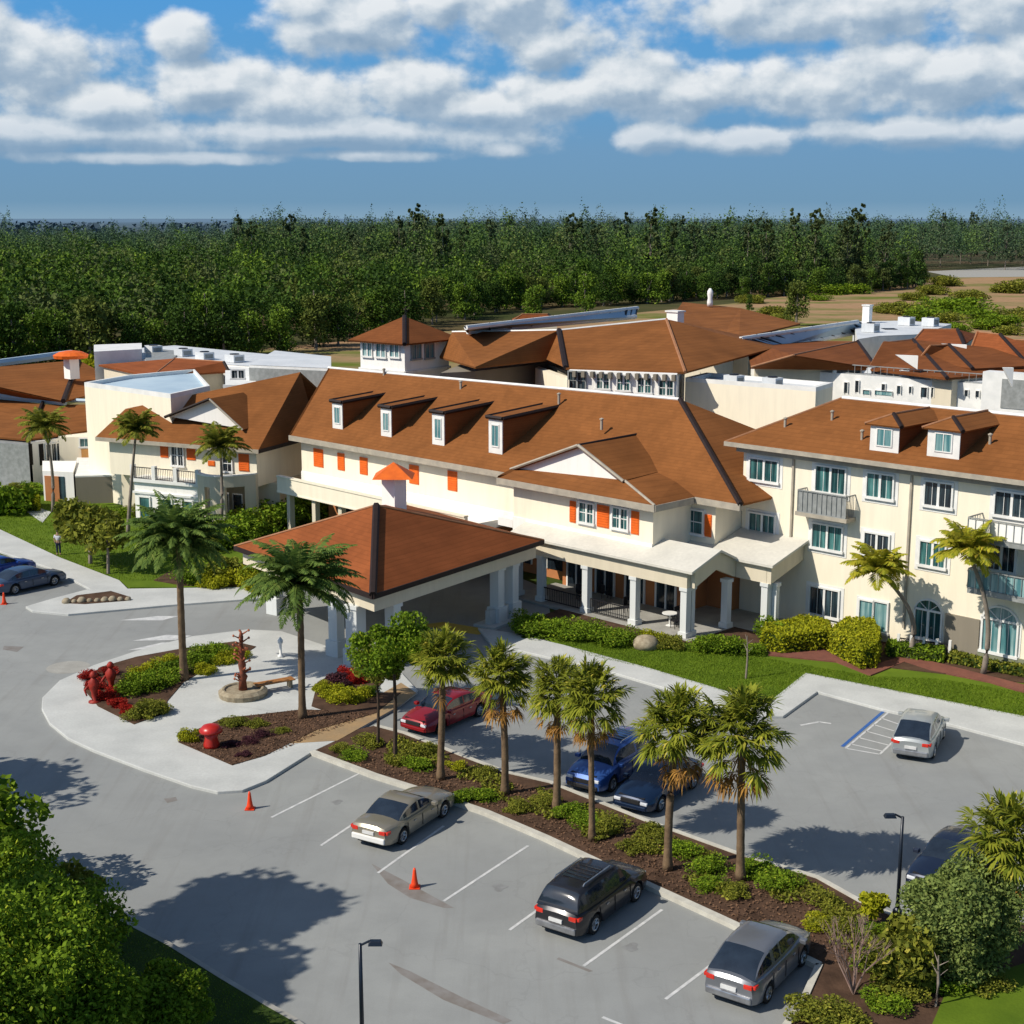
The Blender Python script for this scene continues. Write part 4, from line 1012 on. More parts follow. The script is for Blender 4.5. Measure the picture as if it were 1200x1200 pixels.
# rooftop plant on the white roofs
def unit(px_, py_, z, w_=1.3, h_=.9):
    p = G(px_, py_, z); t = thing('rooftop_unit', 'small pale air conditioning unit on the white rear roofs', 'air conditioner', (*p, z), 'air conditioning units on the rear roofs')
    mb = MB(); mb.obox(p, U2, w_, w_ * .8, z, z + h_); mb.build('casing', M_flat, t); mb = MB(); mb.obox(p, U2, w_ * 1.02, w_ * .6, z + h_ * .2, z + h_ * .75); mb.build('louvre', M_greyp, t)
    mb = MB(); mb.lathe((*p, z + h_), [(w_ * .3, 0), (w_ * .3, .08), (w_ * .1, .1)], 10); mb.build('fan_guard', M_iron, t)
for x_, y_ in ((912, 431), (948, 434), (961, 435), (1018, 439), (1062, 443), (1098, 446)): unit(x_, y_ - 2, 11.65, .8, .45)
for x, y in ((180, 413), (215, 417), (240, 421), (275, 424)): unit(x, y, 9.66, 1.5, .7)
for x, y in ((1020, 389), (1062, 381), (1090, 382)): unit(x, y, 12.66, 1.3, .8)
for x, y in ((860, 452), (905, 455)): unit(x, y - 3, 11.05, 1.2, .6)
# far left low building
FL = thing('building', 'wide brown hip roofed building cut by the left edge of the photo', 'building', (-45, 128, 0))
zA = 6.0; 
hA = G3(92, 422, 8.6); hB = G3(74, 470, 6.2); lA = G3(-80, 436, 8.4); lB = G3(-80, 452, 6.2); rE = G3(150, 452, 6.6)
roof('roof', [[lB, G3(0, 462, 6.2), hB, hA, lA], [hB, rE, hA]], M_roof, FL); caps([(hA, hB)], M_ridge, FL, .25)
roof('roof', [[G3(-80, 505, 4.2), G3(32, 515, 4.2), G3(50, 474, 5.7), G3(-80, 452, 5.7)], [G3(32, 515, 4.2), G3(112, 503, 4.4), G3(104, 474, 5.7), G3(50, 474, 5.7)]], M_roof, FL); caps([(G3(32, 515, 4.25), G3(50, 472, 5.8))], M_ridge, FL, .2)
mb = MB(); mb.tube([G3(-80, 455, 6.0), G3(0, 464, 6.0), G3(76, 471, 6.0)], .35, 6); mb.tube([G3(60, 468, 6.05), G3(110, 470, 6.05)], .2, 6); mb.tube([lA, G3(0, 425, 8.5), G3(84, 414, 8.7)], .4, 6); mb.build('gutter', M_flatb, FL)
mb = MB(); mb.prism([G(-90, 512, 4.0), G(33, 520, 4.0), G(33, 480, 4.0), G(-90, 470, 4.0)], 0, 3.9); mb.build('wall', M_greyp, FL)
mb = MB(); mb.prism([G(36, 518, 4.0), G(112, 508, 4.0), G(112, 490, 4.0), G(36, 490, 4.0)], 0, 4.0); mb.build('wall', M_white, FL)
w = Wall(FL, G(36, 518, 4.0), G(112, 508, 4.0))
for r_ in ((34, 520, 38, 545), (46, 520, 51, 545)): shutter(w, r_, M_dark)
window(w, (54, 520, 72, 545), M_glassd, 3, 0)
p = G(84, 434, 8.4)
t = thing('chimney', 'white chimney with a flat orange red cap on the far left roof', 'chimney', (*p, 8)); mb = MB(); mb.obox(p, U2, 1.2, 1., 7.6, 9.6); mb.build('stack', M_white, t)
mb = MB(); mb.lathe((*p, 9.6), [(1.6, 0), (1.7, .3), (1.1, .6), (.4, .72)], 14); mb.build('chimney_cap', M_orange, t)

# low pavilion of walls between lawn and left wing
TA = thing('building', 'low taupe walled annex between the left lawn and the balcony wing', 'building', G3(125, 595, 0))
P = [G(90, 592), G(157, 590), G(166, 565), G(92, 568)]
mb = MB(); mb.prism(P, 0, 2.3); mb.build('wall', M_taupe, TA)
mb = MB(); mb.prism([(x, y) for x, y in P], 2.301, 2.42); mb.build('coping', M_trim, TA)
P2 = [G(52, 588), G(88, 590), G(92, 575), G(52, 575)]
mb = MB(); mb.prism(P2, 0, 2.6); mb.build('porch', M_white, TA); w = Wall(TA, P2[0], P2[1]); mb = MB(); w.box(mb, .2, 1.5, .0, 2.2, .0, .08); mb.build('door', M_brown, TA); mb = MB(); w.box(mb, 1.55, 2.0, .3, 2.2, .0, .06); mb.build('pane', M_glassd, TA)
AX = thing('building', 'two storey cream annex with a teal window and orange awning behind the taupe wall', 'building', G3(120, 560, 0))
P = [G(72, 568), G(160, 566), G(170, 550), G(75, 552)]
mb = MB(); mb.prism(P, 0, 4.2); mb.build('wall', M_cream, AX); w = Wall(AX, P[0], P[1])
window(w, (94, 514, 114, 523), M_glass, 2, 0); window(w, (90, 540, 122, 553), M_glassd, 3, 0)
a0, a1, z0, z1 = w.rect(96, 526, 122, 538); mb = MB(); w.box(mb, a0, a1, z0, z1, .0, .3); mb.build('awning', pm('tan_awning', (.5, .25, .08), None, 2, .8), AX)

# ================================================================== CARS
def car(label, px0, px1, kind, pm_, cat='car', back=True, name='parked_car', Lc=None):
    """px0: ground point below the middle of the end nearest us; car runs away along the bay direction. back: that end is its rear"""
    L, Wd, Ht = {'suv': (4.7, 1.9, 1.68), 'sedan': (4.8, 1.84, 1.42), 'coupe': (4.8, 1.84, 1.38), 'hatch': (4.4, 1.84, 1.6)}[kind]
    c0 = Vector(G(*px0)); dirv = Vector(px1).normalized(); c = c0 + dirv * (L / 2)
    fw = dirv if back else -dirv; rz = math.atan2(fw.y, fw.x)
    t = thing(name, label, cat, (0, 0, 0))
    rw = .34 if kind == 'suv' else .32; xw = (L * .30, -L * .29); hw = Wd / 2
    hi = kind in ('suv', 'hatch'); zs = 1.0 if hi else .90      # shoulder
    N = 64; X = [-L / 2 + L * i / N for i in range(N + 1)]
    def hz(x):
        f = x / (L / 2)
        hood = zs + .04
        if f > .35: hood = zs + .04 - .26 * ((f - .35) / .65) ** 1.8
        if f < -.8 : hood = zs + .04 - .06 * ((-f - .8) / .2) ** 2
        if f > .97: hood -= .14 * ((f - .97) / .03)
        if f < -.97: hood -= .10 * ((-f - .97) / .03)
        return hood
    def wz(x):
        f = abs(x) / (L / 2); return hw * (1 - .17 * max(0, (f - .62) / .38) ** 2.4)
    def zb(x):
        b = .24
        for xc in xw:
            d = abs(x - xc)
            if d < rw + .07: b = max(b, rw + math.sqrt(max(0, (rw + .07) ** 2 - d * d)))
        return b
    mb = MB(); rows = []
    for x in X:
        w_ = wz(x); h = hz(x); b = zb(x); f = abs(x) / (L / 2)
        endz = .05 * max(0, (f - .9) / .1)
        sec = [(w_ * .88, b), (w_ * .985, b + .02), (w_, max(b + .03, .55)), (w_ * .985, max(b + .04, h - .22)), (w_ * .95, h - .08), (w_ * .84, h - .01), (w_ * .4, h + .03), (0, h + .04)]
        full = [(y, z) for y, z in sec] + [(-y, z) for y, z in sec[-2::-1]]
        rows.append([(x, y, z + (endz if i in (0, 1, 13, 14) else 0)) for i, (y, z) in enumerate(full)])
    k = len(rows[0])
    for r_ in rows: mb.v += r_
    for i in range(N):
        for j in range(k - 1): mb.f.append([i * k + j, i * k + j + 1, (i + 1) * k + j + 1, (i + 1) * k + j][::-1]); mb.m.append(0)
    mb.f.append([j for j in range(k)][::-1]); mb.m.append(0); mb.f.append([N * k + j for j in range(k)]); mb.m.append(0)
    mb.build('body', pm_, t, smooth=True, bevel=.02)
    mb = MB(); mb.box(-L / 2 + .1, L / 2 - .1, -hw * .62, hw * .62, .2, zs - .15); mb.build('chassis', M_blackp, t)
    # greenhouse: one curved shell cut into roof, glass and pillars
    gx = {'suv': (.26, .10, -.39, -.485), 'hatch': (.28, .09, -.26, -.465), 'sedan': (.25, .07, -.20, -.385), 'coupe': (.17, .02, -.15, -.32)}[kind]
    xa, xb, xc, xd = [g * L for g in gx]; xm = (xb + xc) / 2 + .05
    zg = zs + .01
    def topz(x):
        def sm(t): return t * (1.55 - .55 * t)
        if x > xb: return zg + (Ht - .05 - zg) * sm((xa - x) / (xa - xb))
        if x < xc: return zg + (Ht - .07 - zg) * sm((x - xd) / (xc - xd))
        t = (x - xc) / (xb - xc); return Ht - .07 + .02 * t + .055 * math.sin(math.pi * t)
    SX = sorted(set([xd + (xc - xd) * i / 8 for i in range(9)] + [xc + (xb - xc) * i / 16 for i in range(17)] + [xb + (xa - xb) * i / 8 for i in range(9)]))
    vz = [0, .16, .42, .66, .82, .93, .985, 1.0]
    grid = []
    for x in SX:
        h = topz(x) - zg; f = (x - (xa + xd) / 2) / ((xa - xd) / 2); wb_ = hw * (.93 - .10 * f * f); row = []
        for q_, v_ in enumerate(vz):
            tum = .30 * h * v_
            y = wb_ - tum - (0, 0, 0, 0, .0, .05, .17, .42)[q_] * min(1, h / .35)
            row.append((x, max(y, 0), zg + h * v_))
        row.append((x, 0, zg + h * 1.02)); grid.append(row)
    nr = len(grid[0]); parts = {}
    for i in range(len(SX) - 1):
        xmid = (SX[i] + SX[i + 1]) / 2
        for q_ in range(nr - 1):
            for sg in (1, -1):
                quad = [(a, sg * b, c_) for a, b, c_ in (grid[i][q_], grid[i + 1][q_], grid[i + 1][q_ + 1], grid[i][q_ + 1])]
                if sg < 0: quad = quad[::-1]
                key = ('roof', 0)
                if q_ in (1, 2, 3) and xd + .22 * (1 if hi else 1.6) < xmid < xa - .28 and abs(xmid - xm) > .07 and not (hi and abs(xmid - (xc + .28)) < .07):
                    key = ('side_window', sg * (1 if xmid > xm else 2 if not (hi and xmid < xc + .28) else 3))
                elif q_ >= 5 and xmid > xb + .03 and xmid < xa - .04: key = ('windscreen', 0)
                elif q_ >= 5 and xd + .05 < xmid < xc - .04 + (.0): key = ('rear_window', 0)
                parts.setdefault(key, MB()).add(quad, [[0, 1, 2, 3]])
    for (nm, _), m_b in parts.items():
        o = m_b.build(nm, pm_ if nm == 'roof' else M_cglass, t)
        me = o.data; bmx = bmesh.new(); bmx.from_mesh(me); bmesh.ops.remove_doubles(bmx, verts=bmx.verts, dist=.0005); bmesh.ops.recalc_face_normals(bmx, faces=bmx.faces)
        for fc in bmx.faces: fc.smooth = True
        if nm != 'roof':
            pass
        bmx.to_mesh(me); bmx.free()
    mb = MB(); mb.box(xd + .3, xa - .3, -hw * .7, hw * .7, zs - .2, zs + .06); mb.build('interior', M_blackp, t)
    wt = hw * .68
    # lights, bumpers, plates
    for sg in (1, -1):
        mb = MB(); x = -L / 2; y = sg * hw * .70
        y = sg * hw * .66; mb.box(x - .015, x + .28, y - .14, y + .14, zs - .24, zs - .09); mb.box(x + .04, x + .28, (y if sg > 0 else y - .24), (y + .24 if sg > 0 else y), zs - .22, zs - .10); mb.build('tail_light', M_tail, t, bevel=.025)
        mb = MB(); x = L / 2
        y = sg * hw * .64; mb.box(x - .34, x + .01, y - .15, y + .16, zs - .40, zs - .27); mb.build('headlight', M_head, t, bevel=.03)
        mb = MB(); mb.box(xa - .35, xa - .15, sg * (hw - .02) if sg > 0 else -hw - .20, hw + .20 if sg > 0 else -hw + .02, zs - .02, zs + .13); mb.build('wing_mirror', pm_, t, bevel=.03)
        for xx in (.12 * L - .1, -.13 * L - .1):
            mb = MB(); mb.box(xx, xx + .16, sg * hw - .02, sg * hw + .02, zs - .22, zs - .18); mb.build('door_handle', M_rim, t)
        for xx in (.19 * L, -.03 * L, -.235 * L):
            mb = MB(); mb.box(xx, xx + .018, sg * hw - .004 - .01, sg * hw + .004, .34, zs - .12); mb.build('door_gap', M_blackp, t)
    mb = MB(); mb.box(-L / 2 - .07, -L / 2 + .2, -hw * .80, hw * .80, .32, .54); mb.build('bumper', M_trim if kind == 'coupe' else (pm_ if not hi else M_rim), t, bevel=.04)
    mb = MB(); mb.box(L / 2 - .2, L / 2 + .05, -hw * .76, hw * .76, .28, .46); mb.build('bumper', pm_ if not hi else M_blackp, t, bevel=.04)
    mb = MB(); mb.box(L / 2 - .04, L / 2 + .03, -hw * .45, hw * .45, .50, .68); mb.build('grille', M_blackp, t, bevel=.02)
    mb = MB(); mb.box(-L / 2 - .05, -L / 2 + .03, -.25, .25, .60, .72); mb.build('number_plate', M_plate, t)
    if kind == 'suv':
        for sg in (1, -1):
            mb = MB(); y = sg * wt * .86; mb.tube([(xc + .25, y, Ht - .02), (xc + .35, y, Ht + .05), (xb - .35, y, Ht + .05), (xb - .25, y, Ht - .02)], .022, 6); mb.build('roof_rail', M_rim, t)
        mb = MB(); 
        for i in range(5): mb.box(xm - .6 + i * .25, xm - .48 + i * .25, -.45, .45, Ht + .002, Ht + .02)
        mb.build('sunroof', M_cglass, t)
    for xx in xw:
        for sg in (1, -1):
            m2 = MB(); y = sg * (hw - .13); kk = len(m2.v); prof = [(rw * .62, -.10), (rw * .9, -.11), (rw, -.08), (rw, .08), (rw * .9, .11), (rw * .62, .10)]; nn = 24
            for pr_, py_ in prof:
                for j in range(nn): an = 2 * math.pi * j / nn; m2.v.append((xx + pr_ * math.cos(an), y + py_, rw + pr_ * math.sin(an)))
            for i in range(len(prof)):
                for j in range(nn): m2.f.append([i * nn + j, i * nn + (j + 1) % nn, ((i + 1) % len(prof)) * nn + (j + 1) % nn, ((i + 1) % len(prof)) * nn + j]); m2.m.append(0)
            wh = m2.build('wheel', M_tyre, t, smooth=False)
            m3 = MB(); m3.tube([(xx, y - .05, rw), (xx, y + .05, rw)], rw * .2, 12)
            for j in range(6):
                an = j * math.pi / 3; d = (math.cos(an), math.sin(an)); m3.tube([(xx, y + sg * .07, rw), (xx + d[0] * rw * .6, y + sg * .08, rw + d[1] * rw * .6)], .035, 5)
            m3.tube([(xx + rw * .6 * math.cos(a_ * math.pi / 8), y + sg * .085, rw + rw * .6 * math.sin(a_ * math.pi / 8)) for a_ in range(17)], .03, 5, cap=False)
            m3.build('rim', M_rim, wh)
    t.location = (c.x, c.y, .0); t.rotation_euler = (0, 0, rz)
    return t
BAY = (.56, .83)
car('tan and grey coupe with a white rear bumper and red lights, parked by the kerb', (432, 995), (.50, .866), 'coupe', paint('silver_tan_paint', (.30, .27, .21), .4))
car('black estate suv with roof rails, second parked car from the right along the kerb', (651, 1100), (.56, .83), 'suv', paint('black_paint', (.022, .022, .026)))
car('silver grey crossover with a dark rear window at the lower right of the bays', (853, 1181), (.56, .83), 'hatch', paint('silver_grey_paint', (.22, .23, .25), .5))
car('silver white hatchback parked beside the hatched bay with blue line', (1066, 893), (.42, .9), 'hatch', paint('silver_paint', (.42, .45, .45), .4))
car('red car nosing towards the palm row near the entrance', (484, 862), (.60, .80), 'sedan', paint('red_paint', (.28, .008, .012), .2), back=False)
car('blue suv with a pale nose parked behind the palms', (682, 931), (.56, .83), 'suv', paint('blue_paint', (.03, .09, .30), .3), back=False)
car('navy saloon parked beside the blue suv behind the palms', (738, 955), (.56, .83), 'sedan', paint('navy_paint', (.006, .02, .055), .3), back=False)
car('dark navy car half hidden behind the round bush at the right', (1085, 1052), (.62, .78), 'sedan', paint('dark_navy_paint', (.012, .02, .045), .3), back=False)
car('dark slate blue car nearest the orange cone at the left edge of the photo', (-8, 698), (.62, .78), 'sedan', paint('slate_blue_paint', (.05, .08, .14), .4))
car('bright blue car behind the slate one at the left edge', (-42, 684), (.62, .78), 'sedan', paint('royal_blue_paint', (.01, .05, .28), .3))

# ================================================================== SMALL STREET FURNITURE
def cone(label, x, y):
    p = G(x, y); t = thing('traffic_cone', label, 'traffic cone', (*p, 0))
    mb = MB(); mb.lathe((*p, .03), [(.17, 0), (.12, .14), (.09, .32), (.055, .62), (.035, .70)], 14); mb.build('cone_body', M_red, t, smooth=True)
    mb = MB(); mb.box(p[0] - .19, p[0] + .19, p[1] - .19, p[1] + .19, .005, .035); mb.build('base', M_red, t, bevel=.01)
cone('orange traffic cone near the corner of the entrance island', 293, 948); cone('orange traffic cone between the coupe and the black suv', 486, 1040); cone('orange traffic cone beside the slate blue car at the left edge', 5, 708)
def lamp(label, x, y, top, arm):
    p = G(x, y); dep = math.hypot(p[0], p[1]); q = hit_plane(x, top, (*p, 0), (p[0] + 1, p[1], 0), (*p, 5)); h = q.z
    t = thing('street_lamp', label, 'street lamp', (*p, 0))
    mb = MB(); mb.lathe((*p, 0), [(.16, 0), (.16, .35), (.08, .45)], 12); mb.build('base', M_pole, t)
    mb = MB(); mb.tube([(*p, .3), (*p, h)], [.07, .05], 10); mb.build('pole', M_pole, t, smooth=True)
    mb = MB(); mb.tube([(*p, h - .05), (p[0] + arm * .25, p[1], h + .08), (p[0] + arm * .4, p[1], h + .05)], .035, 8); mb.build('arm', M_pole, t)
    mb = MB(); a, b = sorted((p[0] + arm * .22, p[0] + arm * .62)); mb.hexa([(a, p[1] - .13, h - .02), (b, p[1] - .13, h - .02), (b, p[1] + .13, h - .02), (a, p[1] + .13, h - .02)],
                             [(a + .05, p[1] - .08, h + .10), (b - .05, p[1] - .08, h + .10), (b - .05, p[1] + .08, h + .10), (a + .05, p[1] + .08, h + .10)]); mb.build('lamp_head', M_pole, t, bevel=.015)
lamp('black street lamp on the asphalt at the bottom of the photo', 425, 1240, 1106, 1)
lamp('black street lamp at the right end of the palm median', 1051, 1078, 957, -1)

# rusty sculpture fountain on the plaza
p = G(285, 815, .13)
t = thing('fountain', 'tall rust red sculpture on a pale stone fountain base in the plaza', 'fountain', (*p, .13))
mb = MB(); mb.lathe((*p, .13), [(1.15, 0), (1.2, .25), (1.0, .4), (.9, .38), (.85, .3), (.4, .3)], 18); mb.build('basin', M_stone, t)
mb = MB(); rng0 = random.Random(3)
mb.lathe((*p, .4), [(.22, 0), (.18, .5), (.26, .7), (.13, .9), (.2, 1.3), (.1, 1.6), (.17, 1.9), (.08, 2.3), (.12, 2.7), (.04, 3.0)], 12); mb.build('column', M_rust, t, smooth=True)
mb = MB()
for i in range(26):
    a = rng0.random() * 6.28; z = .7 + i * .10; mb.tube([(p[0], p[1], z), (p[0] + .35 * math.cos(a), p[1] + .35 * math.sin(a), z + .2)], [.05, .025], 6); mb.lathe((p[0] + .38 * math.cos(a), p[1] + .38 * math.sin(a), z + .15), [(.02, 0), (.07, .06), (.02, .13)], 8)
mb.build('ornament', pm('copper_orange', (.42, .10, .03), (.2, .06, .03), 5, .6), t)
# mushroom-shaped red ornament
p = G(248, 875, .16)
t = thing('garden_ornament', 'glossy red mushroom shaped ornament at the front of the island bed', 'ornament', (*p, .15))
mb = MB(); mb.lathe((*p, .13), [(.34, 0), (.36, .15), (.27, .45), (.33, .62), (.22, .72)], 14); mb.build('stem', M_redp, t, smooth=True)
mb = MB(); mb.lathe((*p, .85), [(.2, -.05), (.5, .0), (.52, .1), (.36, .28), (.12, .36)], 16); mb.build('cap', M_redp, t, smooth=True)
for (x, y, lab) in ((111, 822, 'pale red standing figure ornament at the rounded left nose of the island'), (131, 810, 'second red figure ornament behind the one at the island nose')):
    p = G(x, y, .16); t = thing('garden_ornament', lab, 'ornament', (*p, .15))
    mb = MB(); mb.lathe((*p, .13), [(.3, 0), (.3, .06), (.12, .1), (.14, .5), (.24, .75), (.27, 1.0), (.12, 1.18), (.09, 1.25)], 12); mb.tube([(p[0] - .2, p[1], 1.0), (p[0] - .42, p[1] - .1, .75), (p[0] - .3, p[1] - .2, .5)], [.07, .06, .04], 6); mb.tube([(p[0] + .2, p[1], 1.0), (p[0] + .44, p[1], 1.2)], [.07, .04], 6); mb.build('body', M_redm, t, smooth=True)
    mb = MB(); mb.lathe((*p, 1.34), [(.05, 0), (.16, .08), (.18, .18), (.10, .3), (.03, .34)], 12); mb.build('head', M_redm, t, smooth=True)
# white post on plaza, planks
p = G(329, 770, .13); mb = MB(); mb.lathe((*p, .13), [(.16, 0), (.16, .1), (.07, .15), (.07, .7), (.14, .8), (.14, .95), (.03, 1.1)], 12)
tag(mb.build('bollard', M_trim, smooth=True), 'white lantern shaped bollard behind the fountain plaza', 'bollard')
# bench
p = G(322, 808, .13); t = thing('bench', 'orange brown slatted bench on the right of the fountain', 'bench', (*p, .13))
dv = (.85, .53); mb = MB()
for k in (-.2, 0, .2): mb.obox((p[0] - dv[1] * k, p[1] + dv[0] * k), dv, 2.0, .16, .52, .57)
mb.build('seat', pm('orange_timber', (.40, .17, .05), None, 3, .7), t)
for k in (-.8, .8): mb = MB(); mb.obox((p[0] + dv[0] * k, p[1] + dv[1] * k), dv, .1, .5, .13, .519); mb.build('leg', M_stone, t)
# terrace fence by right wing
wf = Wall(None, G(1052, 768), G(1112, 776)); t = thing('fence', 'low white post and rail fence at the ground floor terrace of the right wing', 'fence', (*G(1080, 772), 0)); wf.par = t
railing(wf, 0, (wf.p1 - wf.p0).length, .2, 1.0, 0, t, M_iron, .14)
for k in range(5):
    mb = MB(); a = k * (wf.p1 - wf.p0).length / 4; wf.box(mb, a - .07, a + .07, 0, 1.2, -.07, .07); mb.build('post', M_trim, t)
# rocks left strip
for i in range(9):
    a = G(78 + i * 9, 706 - i * .4, .15); rr = random.Random(i); mb = MB(); s_ = .16 + .12 * rr.random()
    mb.lathe((*a, .1), [(s_, 0), (s_ * 1.1, s_ * .6), (s_ * .6, s_ * 1.2), (.02, s_ * 1.3)], 7); tag(mb.build('rock', M_stone, smooth=True), 'small tan boulder in the narrow bed at the left pavement tip', 'rock', 'boulders in the narrow pavement bed')

# person
def skin_obj(name, pts, edges, radii, mat, parent=None):
    me = bpy.data.meshes.new(name); me.from_pydata(pts, edges, [])
    bm = bmesh.new(); bm.from_mesh(me); lay = bm.verts.layers.skin.verify(); bm.verts.ensure_lookup_table()
    for v, r_ in zip(bm.verts, radii): v[lay].radius = (r_, r_ * .85)
    bm.verts[0][lay].use_root = True; bm.to_mesh(me); bm.free()
    o = bpy.data.objects.new(name, me); COL.objects.link(o); me.materials.append(mat)
    o.modifiers.new('skin', 'SKIN'); s_ = o.modifiers.new('sub', 'SUBSURF'); s_.levels = 2; s_.render_levels = 2
    if parent: o.parent = parent
    return o
pp = G(69, 652); 
o = skin_obj('person', [(0, 0, .95), (0, 0, 1.2), (0, 0, 1.42), (0, 0, 1.52), (0, -.01, 1.66), (.19, 0, 1.40), (.24, .02, 1.12), (.22, -.06, .88), (-.19, 0, 1.40), (-.25, .02, 1.12), (-.21, -.05, .88),
                        (.09, 0, .88), (.11, -.02, .48), (.11, .02, .08), (.11, -.12, .04), (-.09, 0, .88), (-.10, .03, .48), (-.11, .04, .08), (-.11, -.10, .04)],
             [(0, 1), (1, 2), (2, 3), (3, 4), (2, 5), (5, 6), (6, 7), (2, 8), (8, 9), (9, 10), (0, 11), (11, 12), (12, 13), (13, 14), (0, 15), (15, 16), (16, 17), (17, 18)],
             [.13, .13, .11, .055, .10, .06, .045, .035, .06, .045, .035, .09, .065, .045, .04, .09, .065, .045, .04], M_skin)
o.location = (*pp, .1); tag(o, 'person in white top and dark trousers standing at the lawn edge by the left pavement', 'person')
c_ = skin_obj('shirt', [(0, 0, 1.0), (0, 0, 1.2), (0, 0, 1.40), (.19, 0, 1.39), (.235, .02, 1.18), (-.19, 0, 1.39), (-.245, .02, 1.18)], [(0, 1), (1, 2), (2, 3), (3, 4), (2, 5), (5, 6)], [.16, .16, .135, .085, .07, .085, .07], M_cloth, o)
c_ = skin_obj('trousers', [(0, 0, .97), (.09, 0, .86), (.11, -.02, .48), (.11, .02, .14), (-.09, 0, .86), (-.10, .03, .48), (-.11, .04, .14)], [(0, 1), (1, 2), (2, 3), (0, 4), (4, 5), (5, 6)], [.155, .115, .085, .07, .115, .085, .07], M_navy, o)
mb = MB(); mb.lathe((0, .01, 1.68), [(.11, 0), (.118, .05), (.09, .11), (.03, .135)], 12); hr = mb.build('hair', M_iron); hr.parent = o

# ================================================================== PALMS
def fan_leaf(rng, root, az, el, pet, blade, V, nseg=19):
    """one fan frond: petiole then radiating segments"""
    ca, sa = math.cos(az), math.sin(az); ce, se = math.cos(el), math.sin(el)
    d = np.array([ca * ce, sa * ce, se]); side = np.array([-sa, ca, 0]); up = np.cross(d, side) * -1
    hub = root + d * pet
    a = root; w = side * .018; V += [a - w, a + w, hub + w, hub - w]
    for i in range(nseg):
        f = (i + .5) / nseg * 2 - 1; an = f * 1.9
        L = blade * (1 - .35 * abs(f)) * (.85 + .3 * rng.random())
        dd = d * math.cos(an) + side * math.sin(an); dd = dd + up * (.12 * rng.normal()); dd /= np.linalg.norm(dd)
        m = hub + dd * L * .5; e = hub + dd * L * .9 + np.array([0, 0, -1]) * L * (.10 + .25 * rng.random())
        pw = np.cross(dd, np.array([0, 0, 1.])); pw /= np.linalg.norm(pw) + 1e-6; pw *= blade * .055
        V += [hub, m - pw, e, m + pw]
def fan_crown(seed, rad=1.5, n=46, dead=8):
    n = int(n * 1.25)
    rng = np.random.default_rng(seed); V = []; D = []
    for i in range(n):
        az = i * 2.399 + rng.normal() * .35; f = i / n
        el = 1.45 - 1.95 * f ** .75 + rng.normal() * .28
        fan_leaf(rng, np.array([0, 0, .2 * (1 - f)]), az, el, rad * (.26 + .42 * rng.random()), rad * (.36 + .16 * rng.random()), V)
    for i in range(dead):
        az = rng.random() * 6.28; el = -.55 - .7 * rng.random()
        fan_leaf(rng, np.array([0, 0, -.25 * rad]), az, el, rad * .55, rad * .36, D, 12)
    return np.array(V), np.array(D)
def pin_crown(seed, L=2.6, n=34, leaf=.55):
    rng = np.random.default_rng(seed); V = []
    for i in range(n):
        az = i * 2.399 + rng.normal() * .1; f = i / n; el = 1.25 - 1.35 * f + rng.normal() * .1
        Lf = L * (.85 + .25 * rng.random()); droop = .45 + .35 * rng.random()
        ca, sa = math.cos(az), math.sin(az); pts = []
        for k in range(15):
            t = k / 14; e = el - droop * 1.9 * t * t
            if k == 0: p = np.array([0, 0, 0.])
            else: p = pts[-1] + np.array([ca * math.cos(e), sa * math.cos(e), math.sin(e)]) * Lf / 14
            pts.append(p)
        side = np.array([-sa, ca, 0.])
        for k in range(1, 15):
            a, b = pts[k - 1], pts[k]; V += [a - side * .02, a + side * .02, b + side * .015, b - side * .015]
            for sg in (1, -1):
                for h_ in (0, .5):
                    o_ = a + (b - a) * h_; t = (k - 1 + h_) / 14; ll = leaf * math.sin(math.pi * (.12 + .85 * t)) * (.8 + .4 * rng.random())
                    dv_ = (b - a) / np.linalg.norm(b - a) * .55 + side * sg * .8 + np.array([0, 0, -.15 - .3 * rng.random()]); dv_ /= np.linalg.norm(dv_)
                    q = (b - a) / np.linalg.norm(b - a) * .075
                    V += [o_, o_ + dv_ * ll * .5 + q, o_ + dv_ * ll + np.array([0, 0, -.1]) * ll, o_ + dv_ * ll * .5 - q]
    return np.array(V)
def trunk_mb(h, r0, r1, lean=(0, 0), seed=0, rings=True):
    rg = random.Random(seed); mb = MB(); pts = []; rr = []
    n = 22
    for i in range(n + 1):
        f = i / n; pts.append((lean[0] * f ** 1.5 + .02 * math.sin(5 * f + seed), lean[1] * f ** 1.5, h * f)); rr.append((r0 + (r1 - r0) * f) * (1.35 - .35 * min(1, f * 8)) * (1 + (.07 if i % 2 else 0)))
    mb.tube(pts, rr, 9); return mb
